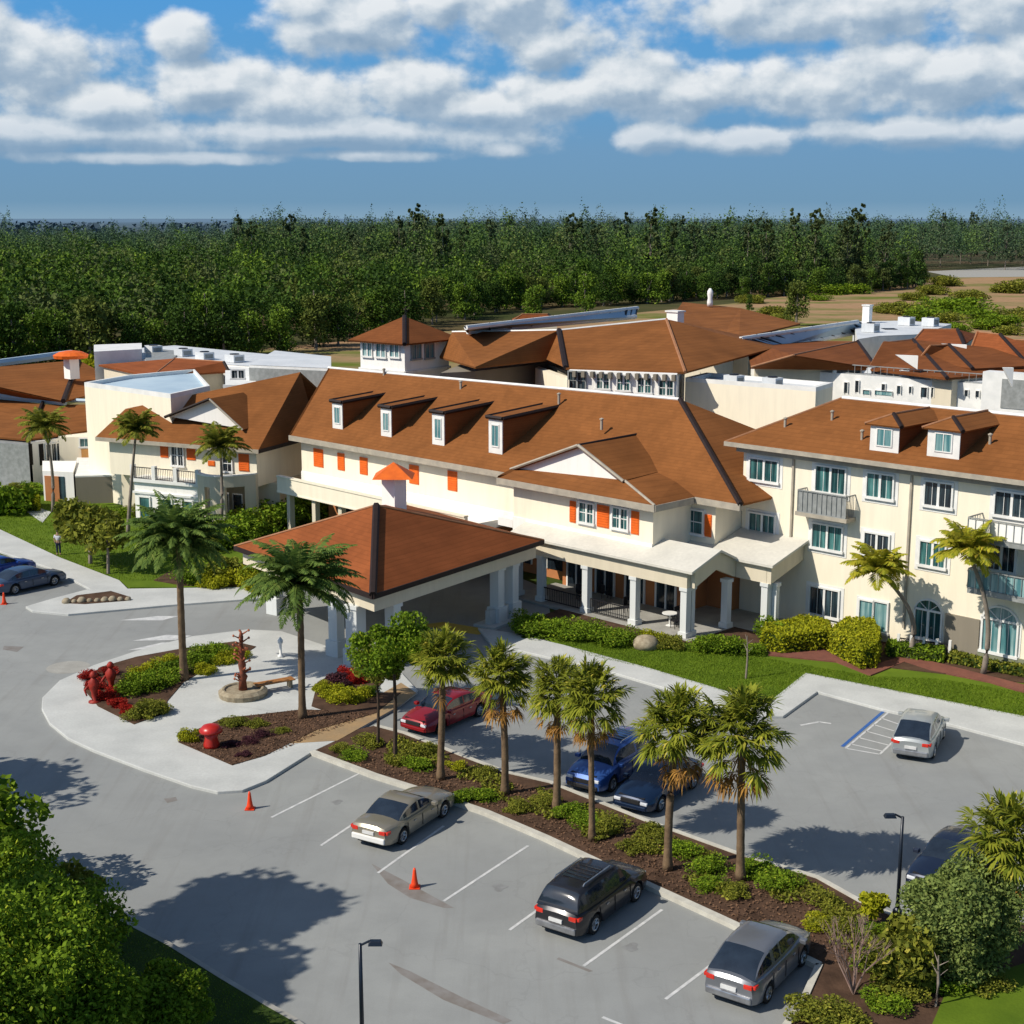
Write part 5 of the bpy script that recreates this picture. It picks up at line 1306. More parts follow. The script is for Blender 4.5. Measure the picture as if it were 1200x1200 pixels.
def place_palm(label, x, ybase, ytop, kind='fan', rad=1.5, seed=0, mat=None, group=None, z0=.12, r0=.13, dead=8, lean=(0, 0), name='palm_tree', trunkmat=None, n=46):
    p = G(x, ybase, z0); d = p[1]; q = hit_plane(x, ytop, (*p, 0), (p[0] + 1, p[1], 0), (*p, 5)); top = q.z
    t = thing(name, label, 'palm tree', (*p, z0), group)
    th = top - z0 - rad * (.75 if kind == 'fan' else .45)
    tr = trunk_mb(th, r0, r0 * .8, lean, seed); o = bpy.data.objects.new('trunk', None)
    o = tr.build('trunk', trunkmat or M_bark, None, smooth=True); o.parent = t
    if kind == 'fan':
        V, D = fan_crown(seed, rad, n, dead); cr = fastmesh('crown', V, 4, mat or M_fr); cr.location = (lean[0], lean[1], th); cr.parent = t
        if dead: dd = fastmesh('dead_fronds', D, 4, M_dead); dd.location = (lean[0], lean[1], th - .1); dd.parent = t
    else:
        V = pin_crown(seed, rad, n); cr = fastmesh('crown', V, 4, mat or M_frb); cr.location = (lean[0], lean[1], th); cr.parent = t
    return t
names = ['third palm from the left in the median row, in front of the coupe', 'fourth palm from the left in the median row, orange skirt of dead fronds', 'fifth palm from the left, thick trunk, crown touching its neighbour',
         'slim sixth palm of the median row, trunk nearest the kerb', 'seventh palm of the median row with a ragged pale collar under its crown', 'last palm of the median row with a drooping crown on the right']
for i, (x, yb, yt, rd) in enumerate(((517, 913, 744, 1.65), (592, 930, 762, 1.65), (652, 948, 778, 1.6), (693, 985, 782, 1.6), (782, 1019, 816, 1.75), (868, 1031, 818, 1.95))):
    place_palm(names[i], x, yb, yt, 'fan', rd, 11 + i, M_fr, 'palms in the median row', r0=.15 if i != 3 else .12, dead=(4, 16, 12, 18, 16, 18)[i], n=76, lean=((.1, 0), (-.12, 0), (.05, 0), (-.05, 0), (.18, 0), (-.15, .1))[i])
place_palm('palm at the right edge of the photo with shaggy trunk', 1172, 1120, 938, 'fan', 1.9, 31, M_fr, r0=.2, dead=26, n=62)
place_palm('tall queen palm on the left of the island with a wide rounded crown', 216, 797, 603, 'pin', 3.1, 41, M_frb, r0=.19, n=90)
place_palm('queen palm on the right of the island in front of the canopy roof corner', 355, 842, 650, 'pin', 3.1, 42, M_frb, r0=.17, n=86)
# slender yellowish palms against the right wing
def curved_palm(label, x, ybase, bend, crown_px, rad, seed, mat):
    p = Vector(G(x, ybase, .1)); c = hit_plane(crown_px[0], crown_px[1], (*p, 0), (p.x + 1, p.y, 0), (*p, 5))
    t = thing('palm_tree', label, 'palm tree', (*p, .1)); dx = c.x - p.x; h = c.z - .1
    mb = MB(); pts = [(dx * f ** 2 + bend * math.sin(math.pi * f), 0, h * f) for f in [i / 14 for i in range(15)]]; mb.tube(pts, [.16 - .006 * i for i in range(15)], 8); tr = mb.build('trunk', M_barkg, None, smooth=True); tr.parent = t
    V = pin_crown(seed, rad, 32, .6); cr = fastmesh('crown', V, 4, mat); cr.location = (dx, 0, h); cr.parent = t
curved_palm('yellow green palm with an arching trunk in front of the french doors', 1064, 772, .5, (1028, 668), 2.0, 51, M_fry)
curved_palm('yellow green palm leaning beside the balconies at the right edge', 1152, 790, .3, (1133, 645), 2.1, 52, M_fry)
curved_palm('palm in front of the curved wall of the left wing', 258, 634, .2, (258, 522), 2.3, 53, M_lfo)
curved_palm('small palm beside the left balcony railing', 150, 628, .2, (160, 503), 2.0, 54, M_lfo)
curved_palm('palm beside the far left low roof', 62, 600, .2, (52, 500), 2.5, 55, M_lfo)

# ================================================================== BROADLEAF TREES AND SHRUBS
def broad_crown(seed, rx, rz, ncl, per, leaf, clr=.42, flat=.8):
    rng = np.random.default_rng(seed); C = []; Rr_ = []
    for i in range(ncl):
        d = rng.normal(size=3); d /= np.linalg.norm(d); k = .35 + .6 * rng.random()
        C.append((d[0] * rx * k, d[1] * rx * k, d[2] * rz * k)); Rr_.append(clr * rx * (.6 + .7 * rng.random()))
    P = clumps(rng, C, Rr_, per, flat); return leaf_quads(rng, P, leaf, .55, .4), C
def tree(label, x, ybase, ytop, rx, seed, mat, name='tree', cat='tree', group=None, leaf=.16, ncl=26, per=150, z0=.12, bark=None, r0=.1, rzf=.8, wx=None):
    if wx is None:
        p = G(x, ybase, z0); q = hit_plane(x, ytop, (*p, 0), (p[0] + 1, p[1], 0), (*p, 5)); h = q.z - z0
    else: p = wx[:2]; h = wx[2]
    t = thing(name, label, cat, (*p, z0), group)
    rz = rx * rzf; ch = h - rz
    V, C = broad_crown(seed, rx, rz, ncl, per, leaf); cr = fastmesh('crown', V, 4, mat); cr.location = (0, 0, ch); cr.parent = t
    mb = MB(); mb.tube([(0, 0, 0), (.05, .03, ch * .5), (0, 0, ch)], [r0 * 1.3, r0, r0 * .6], 8)
    for c in C[:7]: mb.tube([(0, 0, max(ch * .55, ch - rz)), tuple(np.array(c) * .8 + np.array([0, 0, ch]))], [r0 * .5, r0 * .15], 5)
    tr = mb.build('trunk', bark or M_barkd, None); tr.parent = t; return t
tree('slim dark leaved young tree, leftmost in the median by the entrance walk', 443, 875, 755, 1.15, 1, M_lfo, ncl=16, per=420, leaf=.075, r0=.06)
tree('second slim tree of the median, tall dark green crown', 463, 893, 722, 1.55, 2, M_lf, ncl=26, per=480, leaf=.078, r0=.08)
# left-bottom group
tree('tall bright green tree at the left edge below the entrance road', 12, 1130, 975, 2.0, 5, M_lf, leaf=.08, ncl=90, per=720, r0=.2, rzf=1.25)
tree('dark broad tree in front of the bright one at the bottom left', 66, 1215, 1045, 1.9, 6, M_lf, leaf=.078, ncl=60, per=720, r0=.16)
tree('green tree filling the bottom left corner', 18, 1290, 1060, 2.5, 7, M_lf, leaf=.078, ncl=70, per=720, r0=.18)
tree('bushy tree between the corner tree and the kerb', 92, 1290, 1135, 1.5, 8, M_lf, leaf=.075, ncl=50, per=700, r0=.14)
tree('round green shrub tree at the bottom of the photo beside the road kerb', 190, 1240, 1142, 1.3, 9, M_lf, leaf=.07, ncl=34, per=620, r0=.08, rzf=.8)
tree('dark tree cut by the left edge halfway down', -22, 1045, 900, 1.9, 10, M_lf, leaf=.16, ncl=34, per=180, r0=.14, rzf=1.1)
tree('small dark tree at the corner tree with thin top', 92, 1100, 1018, .9, 12, M_lfo, leaf=.13, ncl=18, per=150, r0=.07, rzf=1.5)
# trees just outside the frame that shade the road
tree('tall tree outside the lower left', 0, 0, 0, 2.5, 14, M_lf, leaf=.24, ncl=46, per=130, wx=(-21.8, 40.2, 13.9), r0=.25, rzf=.5)
tree('second tall tree outside the lower left, nearer the camera', 0, 0, 0, 2.1, 15, M_lf, leaf=.24, ncl=40, per=130, wx=(-22.0, 35.5, 13.8), r0=.25, rzf=.5)
tree('tall tree outside the left edge', 0, 0, 0, 3.2, 16, M_lf, leaf=.24, ncl=40, per=130, wx=(-30.0, 53.0, 10.5), r0=.25)
# right group
tree('large round grey green bush tree beside the lamp at the right', 1126, 1140, 1022, 1.65, 20, M_lfb, leaf=.065, ncl=80, per=760, r0=.14, rzf=.95)
tree('yellow green bushy shrub left of the round grey green bush', 1060, 1150, 1085, 1.3, 21, M_lfo, leaf=.12, ncl=26, per=200, r0=.06, rzf=.7)
tree('small yellow flowering shrub at the foot of the right lamp', 1021, 1085, 1046, .5, 22, M_lfy, leaf=.09, ncl=8, per=120, r0=.04)
# left lawn trees
tree('small leafy tree on the left lawn nearest the taupe wall', 106, 660, 585, 2.3, 23, M_lfo, leaf=.22, ncl=22, per=110, r0=.12, bark=M_barkg, rzf=.6)
tree('thin young tree on the left lawn beside the pavement', 127, 672, 600, 1.7, 24, M_lfo, leaf=.2, ncl=12, per=90, r0=.09, bark=M_barkg, rzf=.7)
tree('bushy green tree in front of the balcony bay of the left wing', 205, 640, 596, 2.4, 25, M_lf, leaf=.22, ncl=26, per=130, r0=.12)
tree('round planted tree on the roofs at the far left behind the red capped chimney', 148, 470, 407, 2.6, 26, M_lfo, leaf=.3, ncl=26, per=120, r0=.12, rzf=.7)
tree('yellow flowering bush beside the red capped chimney', 112, 470, 416, 1.7, 27, M_lfy, leaf=.28, ncl=16, per=110, r0=.1, rzf=.7)
tree('dark shrub at the left end of the lawn', 5, 600, 565, 2.0, 28, M_lf, leaf=.25, ncl=18, per=110, rzf=.8)
# bare crape myrtle
p = G(1000, 1165, .12); t = thing('bare_tree', 'bare pinkish multi stemmed shrub tree in the mulch right of the crossover', 'tree', (*p, .12)); mb = MB(); rg = random.Random(4)
def branch(a, d, L, r_, k):
    b = (a[0] + d[0] * L, a[1] + d[1] * L, a[2] + d[2] * L); mb.tube([a, b], [r_, r_ * .6], 5)
    if k:
        for _ in range(3):
            e = Vector((d[0] + rg.uniform(-.45, .45), d[1] + rg.uniform(-.45, .45), d[2] + rg.uniform(-.1, .3))).normalized(); branch(b, tuple(e), L * .68, r_ * .55, k - 1)
for _ in range(7): branch((0, 0, 0), tuple(Vector((rg.uniform(-.5, .5), rg.uniform(-.4, .4), 1)).normalized()), 1.0, .035, 3)
o = mb.build('trunk', pm('pink_bark', (.34, .24, .19), (.22, .13, .11), 3, .9)); o.parent = t
for (x, y, yt) in ((874, 795, 745), (1096, 1180, 1120)):
    p = G(x, y, .1); q = hit_plane(x, yt, (*p, 0), (p[0] + 1, p[1], 0), (*p, 5)); mb = MB(); mb.tube([(*p, 0), (p[0] + .05, p[1], q.z * .5), (p[0], p[1], q.z)], [.06, .05, .02], 6)
    for a in range(5): mb.tube([(p[0], p[1], q.z * (.6 + .07 * a)), (p[0] + .3 * math.cos(a * 2), p[1] + .3 * math.sin(a * 2), q.z * (.75 + .06 * a))], [.02, .008], 4)
    tag(mb.build('sapling', M_barkg), 'bare sapling standing in the lawn in front of the verandah' if x < 1000 else 'bare reddish stump like sapling at the lower right', 'sapling')

# shrubs: a few meshes, many copies
SH = {}
def shrub_mesh(key, seed, mat, leaf=.07, ncl=18, per=200, flat=.6):
    V, C = broad_crown(seed, 1.0, flat, ncl, per, leaf, .45, .8); V[:, 2] = np.maximum(V[:, 2] + flat * .6, .0)
    o = fastmesh('shrub', V, 4, mat); SH[key] = o.data; bpy.data.objects.remove(o)
for i, (k, m) in enumerate((('g', M_lf), ('o', M_lfo), ('y', M_lfy), ('r', M_lfr), ('p', M_lfp), ('b', M_lfb))):
    for j in range(2): shrub_mesh(k + str(j), 60 + i * 3 + j, m)
def shrub(k, x, y, r_, label, group=None, hz=1.0, z=.14, name='shrub', cat='shrub'):
    o = bpy.data.objects.new(name, SH[k + str(random.randint(0, 1))]); COL.objects.link(o); p = G(x, y, z); o.location = (*p, z); o.scale = (r_, r_, r_ * hz); o.rotation_euler = (0, 0, random.random() * 6)
    return tag(o, label, cat, group)
med_l = 'low green shrub in the mulch under the median palm row'
for i_, (k, x, y, r_) in enumerate((('o', 400, 880, .6), ('g', 418, 888, .7), ('o', 432, 872, .8), ('g', 455, 880, .75), ('o', 470, 893, .8), ('g', 490, 900, .8), ('o', 500, 882, .8), ('y', 535, 900, .6), ('o', 548, 922, .8), ('g', 540, 938, .7),
                      ('o', 565, 908, .7), ('g', 566, 936, .75), ('o', 607, 948, .7), ('g', 622, 935, .8), ('o', 640, 942, .7), ('g', 668, 955, .8), ('g', 685, 965, .8), ('o', 712, 970, .9), ('y', 735, 985, .6), ('o', 745, 995, .8),
                      ('o', 765, 978, .8), ('g', 800, 1000, .8), ('g', 828, 1020, .85), ('o', 845, 1012, .7), ('g', 832, 1040, .7), ('o', 858, 1048, .7), ('g', 892, 1025, .9), ('g', 915, 1040, .9), ('o', 940, 1048, .9), ('o', 965, 1060, .8),
                      ('y', 962, 1085, .7), ('o', 985, 1088, .8), ('g', 1025, 1095, .7), ('o', 1050, 1108, .9), ('g', 1022, 1130, .8), ('o', 1060, 1165, 1.0), ('g', 1035, 1180, .8), ('o', 955, 1190, 1.0), ('o', 990, 1200, .9), ('g', 1110, 1160, .8), ('o', 1150, 1155, .9))):
    if i_ % 5 == 3 and x < 980: continue
    shrub(k, x, y, r_ * .8, med_l, 'low shrubs under the median palms', .62)
isl_l = {'g': 'dark green clipped shrub in the left bed of the entrance island', 'y': 'yellow leaved shrub in the left bed of the entrance island', 'r': 'red leaved plant at the nose of the entrance island', 'o': 'olive low plant in the left bed of the entrance island'}
for (k, x, y, r_) in (('g', 150, 812, .8), ('g', 170, 808, .9), ('g', 192, 800, .9), ('g', 205, 790, .8), ('y', 178, 788, .7), ('y', 200, 780, .7), ('y', 160, 795, .6), ('g', 232, 778, .8), ('g', 245, 772, .9), ('y', 262, 776, .7), ('y', 280, 770, .6), ('y', 240, 788, .6),
                      ('r', 112, 806, .5), ('r', 105, 795, .5), ('r', 124, 818, .55), ('r', 138, 828, .45), ('r', 128, 790, .45), ('r', 148, 835, .4), ('o', 172, 838, .8), ('o', 185, 835, .6), ('o', 158, 842, .5)):
    shrub(k, x, y, r_, isl_l[k], {'g': 'dark shrubs in the island left bed', 'y': 'yellow shrubs in the island left bed', 'r': 'red plants at the island nose', 'o': 'olive plants in the island left bed'}[k], .85)
for (k, x, y, r_) in (('y', 390, 815, .7), ('y', 405, 822, .8), ('y', 420, 818, .7), ('p', 400, 803, .7), ('r', 405, 795, .6), ('r', 418, 800, .55), ('y', 378, 808, .5), ('g', 432, 815, .5)):
    shrub(k, x, y, r_, {'y': 'yellow green croton like plant in the right bed of the island', 'p': 'purple leaved plant in the right bed of the island', 'r': 'red leaved plant in the right bed of the island', 'g': 'small green plant at the right end of the island'}[k], {'y': 'yellow plants in the island right bed', 'r': 'red plants in the island right bed'}.get(k), .85)
shrub('y', 221, 868, .5, 'yellow green ball shrub beside the red mushroom ornament', None, 1.1)
shrub('o', 275, 850, .6, 'pale dry plant on the left of the fountain foot', None, .6)
for (k, x, y, r_) in (('p', 270, 875, .4), ('p', 290, 870, .45), ('p', 310, 862, .45), ('o', 330, 858, .4), ('p', 285, 885, .35), ('o', 300, 850, .5)):
    shrub(k, x, y, r_, 'low dark plant in the front bed of the island', 'low plants in the island front bed', .5)
# shrubs by the verandah and walls
for i, (x, y, r_) in enumerate(((620, 742, 1.3), (640, 738, 1.4), (662, 742, 1.4), (685, 745, 1.4), (706, 750, 1.4), (728, 752, 1.3), (615, 730, 1.2))):
    shrub('g', x, y + 2, r_ * .8, 'dark shaded shrub in the hedge row left of the verandah front', 'dark hedge shrubs before the verandah', .7)
for (k, x, y, r_, l) in (('y', 765, 752, 1.1, 'yellow green shrub before the verandah next to the grey stones'), ('o', 785, 758, 1.0, 'olive shrub beside the verandah corner column'), ('g', 828, 762, 1.2, 'round glossy dark green shrub between two verandah columns'),
                         ('g', 850, 764, 1.3, 'larger round dark green shrub under the sapling'), ('g', 878, 765, .9, 'small green shrub right of the sapling'), ('g', 905, 750, 1.6, 'tall dark shrub in shade behind the clipped hedge')):
    shrub(k, x, y, r_ * .78, l, None, .8)
for i, (k, x, y, r_) in enumerate((('g', 270, 635, 2), ('g', 288, 632, 2), ('o', 300, 618, 1.8), ('g', 325, 618, 2), ('g', 345, 612, 2), ('g', 365, 606, 2.0), ('o', 388, 604, 2), ('g', 250, 640, 1.8), ('o', 230, 645, 1.6), ('g', 235, 682, 1.4), ('o', 262, 680, 1.6), ('y', 285, 684, 1.3), ('y', 250, 686, 1.1), ('g', 310, 682, 1.4), ('y', 300, 690, 1.0), ('g', 330, 668, 1.3))):
    shrub(k, x, y, r_, 'green shrub planted between the left wing and the entrance canopy', 'shrubs between the left wing and the canopy', .9)
for i, (k, x, y, r_) in enumerate((('o', 20, 580, 2), ('g', 35, 578, 1.8), ('y', 32, 596, 1.4), ('g', 140, 605, 1.3), ('o', 118, 608, 1.3), ('o', 160, 602, 1.4))):
    shrub(k, x, y, r_ * .7, 'green shrub at the back of the left lawn', 'shrubs behind the left lawn', .7)
# clipped hedges
def hedge(label, pxl, h, mat, seed):
    P = [Vector(p) for p in px(pxl, .1)]; c = sum(P, Vector((0, 0))) / len(P)
    t = thing('hedge', label, 'hedge', (*c, .1)); mb = MB(); mb.prism([tuple(c + (p - c) * .93) for p in P], .1, .1 + h * .94); o = mb.build('core', M_grass2, t)
    rng = np.random.default_rng(seed); pts = []
    n = len(P); per = sum((P[(i + 1) % n] - P[i]).length for i in range(n))
    for i in range(n):
        a, b = P[i], P[(i + 1) % n]; k = int((b - a).length * h * 170)
        u = rng.random(k); z = rng.random(k) ** .9 * h; rnd_ = np.clip((z - h * .75) / (h * .25), 0, 1) ** 2 * .18
        q = np.array(a)[None] * (1 - u[:, None]) + np.array(b)[None] * u[:, None]; q += (np.array(c) - q) * rnd_[:, None] * .5 + rng.normal(size=(k, 2)) * .05
        pts.append(np.column_stack([q, z + .1]))
    xs = [p.x for p in P]; ys = [p.y for p in P]; k = int((max(xs) - min(xs)) * (max(ys) - min(ys)) * 230)
    q = np.column_stack([rng.uniform(min(xs), max(xs), k), rng.uniform(min(ys), max(ys), k)]); ins_ = np.zeros(k, bool)
    for i in range(n):
        a, b = P[i], P[(i + 1) % n]; cond = ((a.y > q[:, 1]) != (b.y > q[:, 1])) & (q[:, 0] < (b.x - a.x) * (q[:, 1] - a.y) / (b.y - a.y + 1e-9) + a.x); ins_ ^= cond
    q = q[ins_]; pts.append(np.column_stack([q, h + .1 + rng.normal(size=len(q)) * .04 + .06 * np.sin(q[:, 0] * 2)]))
    fastmesh('foliage', leaf_quads(rng, np.concatenate(pts), .09, .55, .5), 4, mat, t)
hedge('yellow green clipped hedge left of the larger mounded one', [(893, 762), (915, 767), (972, 762), (972, 748), (940, 742), (895, 752)], 1.05, M_lfy, 1)
hedge('large mounded yellow green hedge at the brick path corner', [(972, 765), (1008, 786), (1026, 784), (1030, 768), (1022, 754), (990, 750)], 1.35, M_lfy, 2)
hedge('low dark hedge along the terrace fence', [(1040, 770), (1105, 778), (1105, 772), (1040, 763)], .7, M_lf, 3)
hedge('low green hedge at the foot of the right wing', [(1112, 778), (1210, 797), (1210, 790), (1112, 770)], .5, M_lfo, 4)
hedge('short hedge in the white planter by the far left path', [(18, 598), (46, 600), (46, 592), (18, 590)], .9, M_lfy, 5)
# grey boulders by verandah
p = G(757, 758, .15); mb = MB(); mb.lathe((*p, .1), [(.7, 0), (.75, .3), (.5, .6), (.1, .72)], 9); tag(mb.build('rock', M_stone, smooth=True), 'grey boulder in the mulch near the verandah corner', 'rock')

# ground cover and litter as stuff
def scatter_poly(rng, pxl, dens, z=.13):
    P = px(pxl, z); xs = [p[0] for p in P]; ys = [p[1] for p in P]; k = int((max(xs) - min(xs)) * (max(ys) - min(ys)) * dens)
    q = np.column_stack([rng.uniform(min(xs), max(xs), k), rng.uniform(min(ys), max(ys), k)]); ins_ = np.zeros(k, bool); n = len(P)
    for i in range(n):
        a, b = P[i], P[(i + 1) % n]; ins_ ^= ((a[1] > q[:, 1]) != (b[1] > q[:, 1])) & (q[:, 0] < (b[0] - a[0]) * (q[:, 1] - a[1]) / (b[1] - a[1] + 1e-9) + a[0])
    return q[ins_]
rng = np.random.default_rng(99)
q = scatter_poly(rng, [(395, 872), (440, 858), (475, 868), (548, 898), (593, 914), (645, 930), (707, 955), (757, 972), (862, 1012), (958, 1040), (1008, 1068), (1060, 1090), (1060, 1130), (980, 1110), (905, 1080), (820, 1040), (740, 1010), (640, 960), (560, 930), (480, 900)], 260)
from mathutils import noise as mn
keep = np.array([mn.noise(Vector((a * .55, b * .55, 3.1))) > .12 for a, b in q]); g = q[keep]
tag(fastmesh('ground_cover', leaf_quads(rng, np.column_stack([g, .17 + .18 * rng.random(len(g))]), .075, .5, .6), 4, M_lfo), 'patchy low green ground cover under the median palms', 'ground cover', kind='stuff')
q = scatter_poly(rng, [(405, 893), (520, 930), (570, 946), (640, 975), (710, 1008), (780, 1040), (845, 1070), (905, 1098), (1000, 1140), (1060, 1100), (1000, 1068), (862, 1012), (757, 974), (645, 930), (548, 900), (474, 872)], 60)
q2 = scatter_poly(rng, [(209, 870), (262, 842), (352, 832), (440, 836), (310, 886), (272, 897)], 110); q = np.concatenate([q, q2])
tag(fastmesh('bark_chips', leaf_quads(rng, np.column_stack([q, .15 + .04 * rng.random(len(q))]), .055, .5, 1.5), 4, pm('bark_chip', (.20, .11, .06), (.07, .04, .025), 9, .95)), 'brown bark chips and litter on the planting beds', 'bark chips', kind='stuff')
for nm, pl, dens in (('lawn', [(690, 768), (760, 784), (850, 811), (903, 824), (946, 790), (1205, 842), (1300, 850), (1205, 812), (1100, 795), (1020, 792), (880, 768), (740, 752), (640, 745)], 330),
                     ('bank', [(100, 1062), (150, 1088), (200, 1114), (260, 1152), (310, 1182), (345, 1202), (345, 1260), (0, 1260), (0, 1030)], 420), ('left', [(0, 585), (0, 620), (70, 653), (140, 680), (240, 680), (240, 640), (170, 600), (60, 580)], 50)):
    q = scatter_poly(rng, pl, dens); n = len(q); a = rng.random(n) * 6.28; hgt = (.05 + .07 * rng.random(n)) * (1 if nm != 'left' else 1.6)
    b0 = np.column_stack([q, np.full(n, .09)]); wv = np.column_stack([np.cos(a) * .02, np.sin(a) * .02, np.zeros(n)]); tip = b0 + np.column_stack([rng.normal(size=n) * .04, rng.normal(size=n) * .04, hgt])
    V = np.stack([b0 - wv, b0 + wv, tip], 1).reshape(-1, 3)
    tag(fastmesh('grass', V, 3, {'lawn': M_lfgr, 'left': M_lfgr, 'bank': M_lf}[nm]), {'lawn': 'short mown green grass between the verandah and the pavement', 'bank': 'rough shaded grass on the lower left bank', 'left': 'mown grass of the left lawn'}[nm], 'grass', kind='stuff')
# hanging plants / climbers on the terrace
shrub('g', 372, 600, 2.2, 'climbing plant hanging over the terrace parapet', None, 1.3)

# ================================================================== FOREST
def wood_tree(seed, h, rx, nleaf, leaf, kind):
    rng = np.random.default_rng(seed)
    if kind == 'c':   # casuarina, tall and feathery: many small tufts on rising limbs
        C0 = []; R0 = []
        for i in range(70):
            f = .2 + .78 * rng.random(); a = rng.random() * 6.283; k = rx * (1.12 - f) ** .6 * rng.random() ** .6 * (.6 + .6 * math.sin(f * 14 + seed) ** 2)
            C0.append((k * math.cos(a) + .5 * math.sin(f * 5 + seed), k * math.sin(a), h * f)); R0.append((.35 + .55 * rng.random()) * (1.3 - f))
        C = clumps(rng, C0, R0, nleaf // 70, 1.7)
    else:
        C0 = []; R0 = []
        for i in range(20):
            a = rng.random() * 6.283; f = rng.random(); zz = h * (.14 + .74 * f); k = rx * (.8 - .45 * f) * rng.random() ** .5
            C0.append((k * math.cos(a), k * math.sin(a), zz)); R0.append(rx * (.34 + .25 * rng.random()))
        C = clumps(rng, C0, R0, nleaf // 20, .85)
    return leaf_quads(rng, C, leaf, .6, .5)
fp = {}
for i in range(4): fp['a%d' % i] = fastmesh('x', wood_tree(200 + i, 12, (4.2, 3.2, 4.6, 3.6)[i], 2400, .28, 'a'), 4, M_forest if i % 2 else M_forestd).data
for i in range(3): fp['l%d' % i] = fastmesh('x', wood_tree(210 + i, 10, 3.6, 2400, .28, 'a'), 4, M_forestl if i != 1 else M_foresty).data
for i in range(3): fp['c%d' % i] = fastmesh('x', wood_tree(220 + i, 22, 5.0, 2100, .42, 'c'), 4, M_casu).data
for o in [o for o in bpy.data.objects if o.name.startswith('x')]: bpy.data.objects.remove(o)
mb = MB(); mb.tube([(0, 0, 0), (.15, 0, 5), (0, 0, 9)], [.3, .22, .1], 6); mb.tube([(.1, 0, 3.5), (1.5, .5, 7)], [.12, .05], 5); mb.tube([(.1, 0, 4), (-1.4, -.3, 7.5)], [.12, .05], 5)
o = mb.build('trunk', M_barkg); TRK = o.data; bpy.data.objects.remove(o)
def wood(key, x, y, sc, label, group, cat='tree'):
    t = thing('tree', label, cat, (x, y, 0), group); t.rotation_euler = (0, 0, random.random() * 6.28); t.scale = (sc, sc, sc * random.uniform(.85, 1.15))
    o = bpy.data.objects.new('crown', fp[key]); COL.objects.link(o); o.parent = t
    o = bpy.data.objects.new('trunk', TRK); COL.objects.link(o); o.parent = t
    if key[0] == 'c': o.scale = (.8, .8, 2)
edge = [(-180, 205), (-86, 222), (-62, 232), (-40, 246), (-30, 268), (-18, 320), (0, 372), (34, 400), (60, 425), (92, 450), (118, 468), (140, 495)]
def edge_y(x):
    for (a, b), (c, d) in zip(edge, edge[1:]):
        if a <= x <= c: return b + (d - b) * (x - a) / (c - a)
    return edge[0][1] if x < edge[0][0] else 9999
rg = random.Random(21)
x = -125
while x < 138:
    for row in range(2):
        y = edge_y(x) + row * 7 + rg.uniform(-3, 3); k = rg.random()
        key = ('l%d' % rg.randint(0, 2)) if k < .5 else ('a%d' % rg.randint(0, 3))
        lab = 'light green tree along the front edge of the forest' if key[0] == 'l' else 'dark green tree along the front edge of the forest'
        wood(key, x + rg.uniform(-1.5, 1.5), y, rg.uniform(.7, 1.05), lab, 'light green trees at the forest edge' if key[0] == 'l' else 'dark green trees at the forest edge')
    x += rg.uniform(3.6, 5.2)
def wpx(key, px_, yb, ytop, lab):
    p = G(px_, yb, 0); q = hit_plane(px_, ytop, (*p, 0), (p[0] + 1, p[1], 0), (*p, 5)); base = {'a': 11.5, 'l': 9.6, 'c': 21.5}[key[0]]
    wood(key, p[0], p[1], q.z / base, lab, None)
wpx('l0', 626, 372, 329, 'bright round tree standing out in front of the forest above the tower')
wpx('l1', 933, 382, 337, 'single bright green tree in the field behind the rear right roofs')
wpx('l2', 686, 366, 320, 'light green tree at the forest edge behind the pale glazed strip')
wpx('a0', 580, 366, 322, 'dark rounded tree at the forest edge left of the bright round tree')
wpx('a1', 878, 365, 345, 'small tree beside the white finial in the field')
# tall casuarinas standing above the wood
xs_c = [285, 300, 345, 358, 415, 440, 470, 488, 497, 520, 545, 575, 600, 640, 668, 680, 697, 722, 730, 760, 785, 797, 810, 830, 848, 872, 885, 905, 925, 950, 985, 1000, 1018, 1036, 1050, 1072, 1095, 1118, 1130, 1150, 1170, 1190]
for i, xx in enumerate(xs_c):
    yt = (252, 256, 250, 255, 254, 251, 249, 243, 246, 252, 256, 254)[i % 12] - (5 if xx in (488, 723, 830, 905, 925, 1036) else 0) + 2
    D = rg.uniform(430, 620) if xx < 1060 else rg.uniform(640, 760)
    X = (xx - 600) / F * D; zt_ = H + (255 - yt) / F * D
    wood('c%d' % (i % 3), X, max(D, edge_y(X) + 10 if X < 138 else D), (zt_ - 1.2) / 21.5, 'tall dark wispy casuarina rising above the forest', 'casuarinas above the forest')
# the mass behind
rng = np.random.default_rng(5); pts = []
for D in np.arange(225, 980, 8.6):
    w_ = D * .62 + 40; dens = 8.2 + max(0, (D - 500)) * .012
    for X in np.arange(-w_, w_, dens):
        xx = X + rng.normal() * 2.2; yy = D + rng.normal() * 2.6
        if xx < 138:
            if yy < edge_y(xx) + 15: continue
        elif yy < 640 + .25 * (xx - 138): continue
        pts.append((xx, yy))
pts = np.array(pts); print('forest trees', len(pts))
nl = 330
hh = 9.5 + 3.0 * rng.random(len(pts)) + 2.2 * np.array([mn.noise(Vector((a * .012, b * .012, 0))) for a, b in pts]) + np.clip((pts[:, 1] - 450) / 300, 0, 1) * 3.0
hh[rng.random(len(pts)) < .05] *= 1.45
rx = 2.7 + 2.3 * rng.random(len(pts)); hh *= .8 + .42 * rng.random(len(pts)); pxx = pts[:, 0] / pts[:, 1] * F + 600
hh += np.where((pxx > 280) & (pts[:, 1] > 480), 3.5 + 3.5 * rng.random(len(pts)), 0)
N_ = len(pts)
d = rng.normal(size=(N_, nl, 3)); d[:, :, 2] = np.abs(d[:, :, 2]) * 1.1 - .25; d /= np.linalg.norm(d, axis=2)[:, :, None]
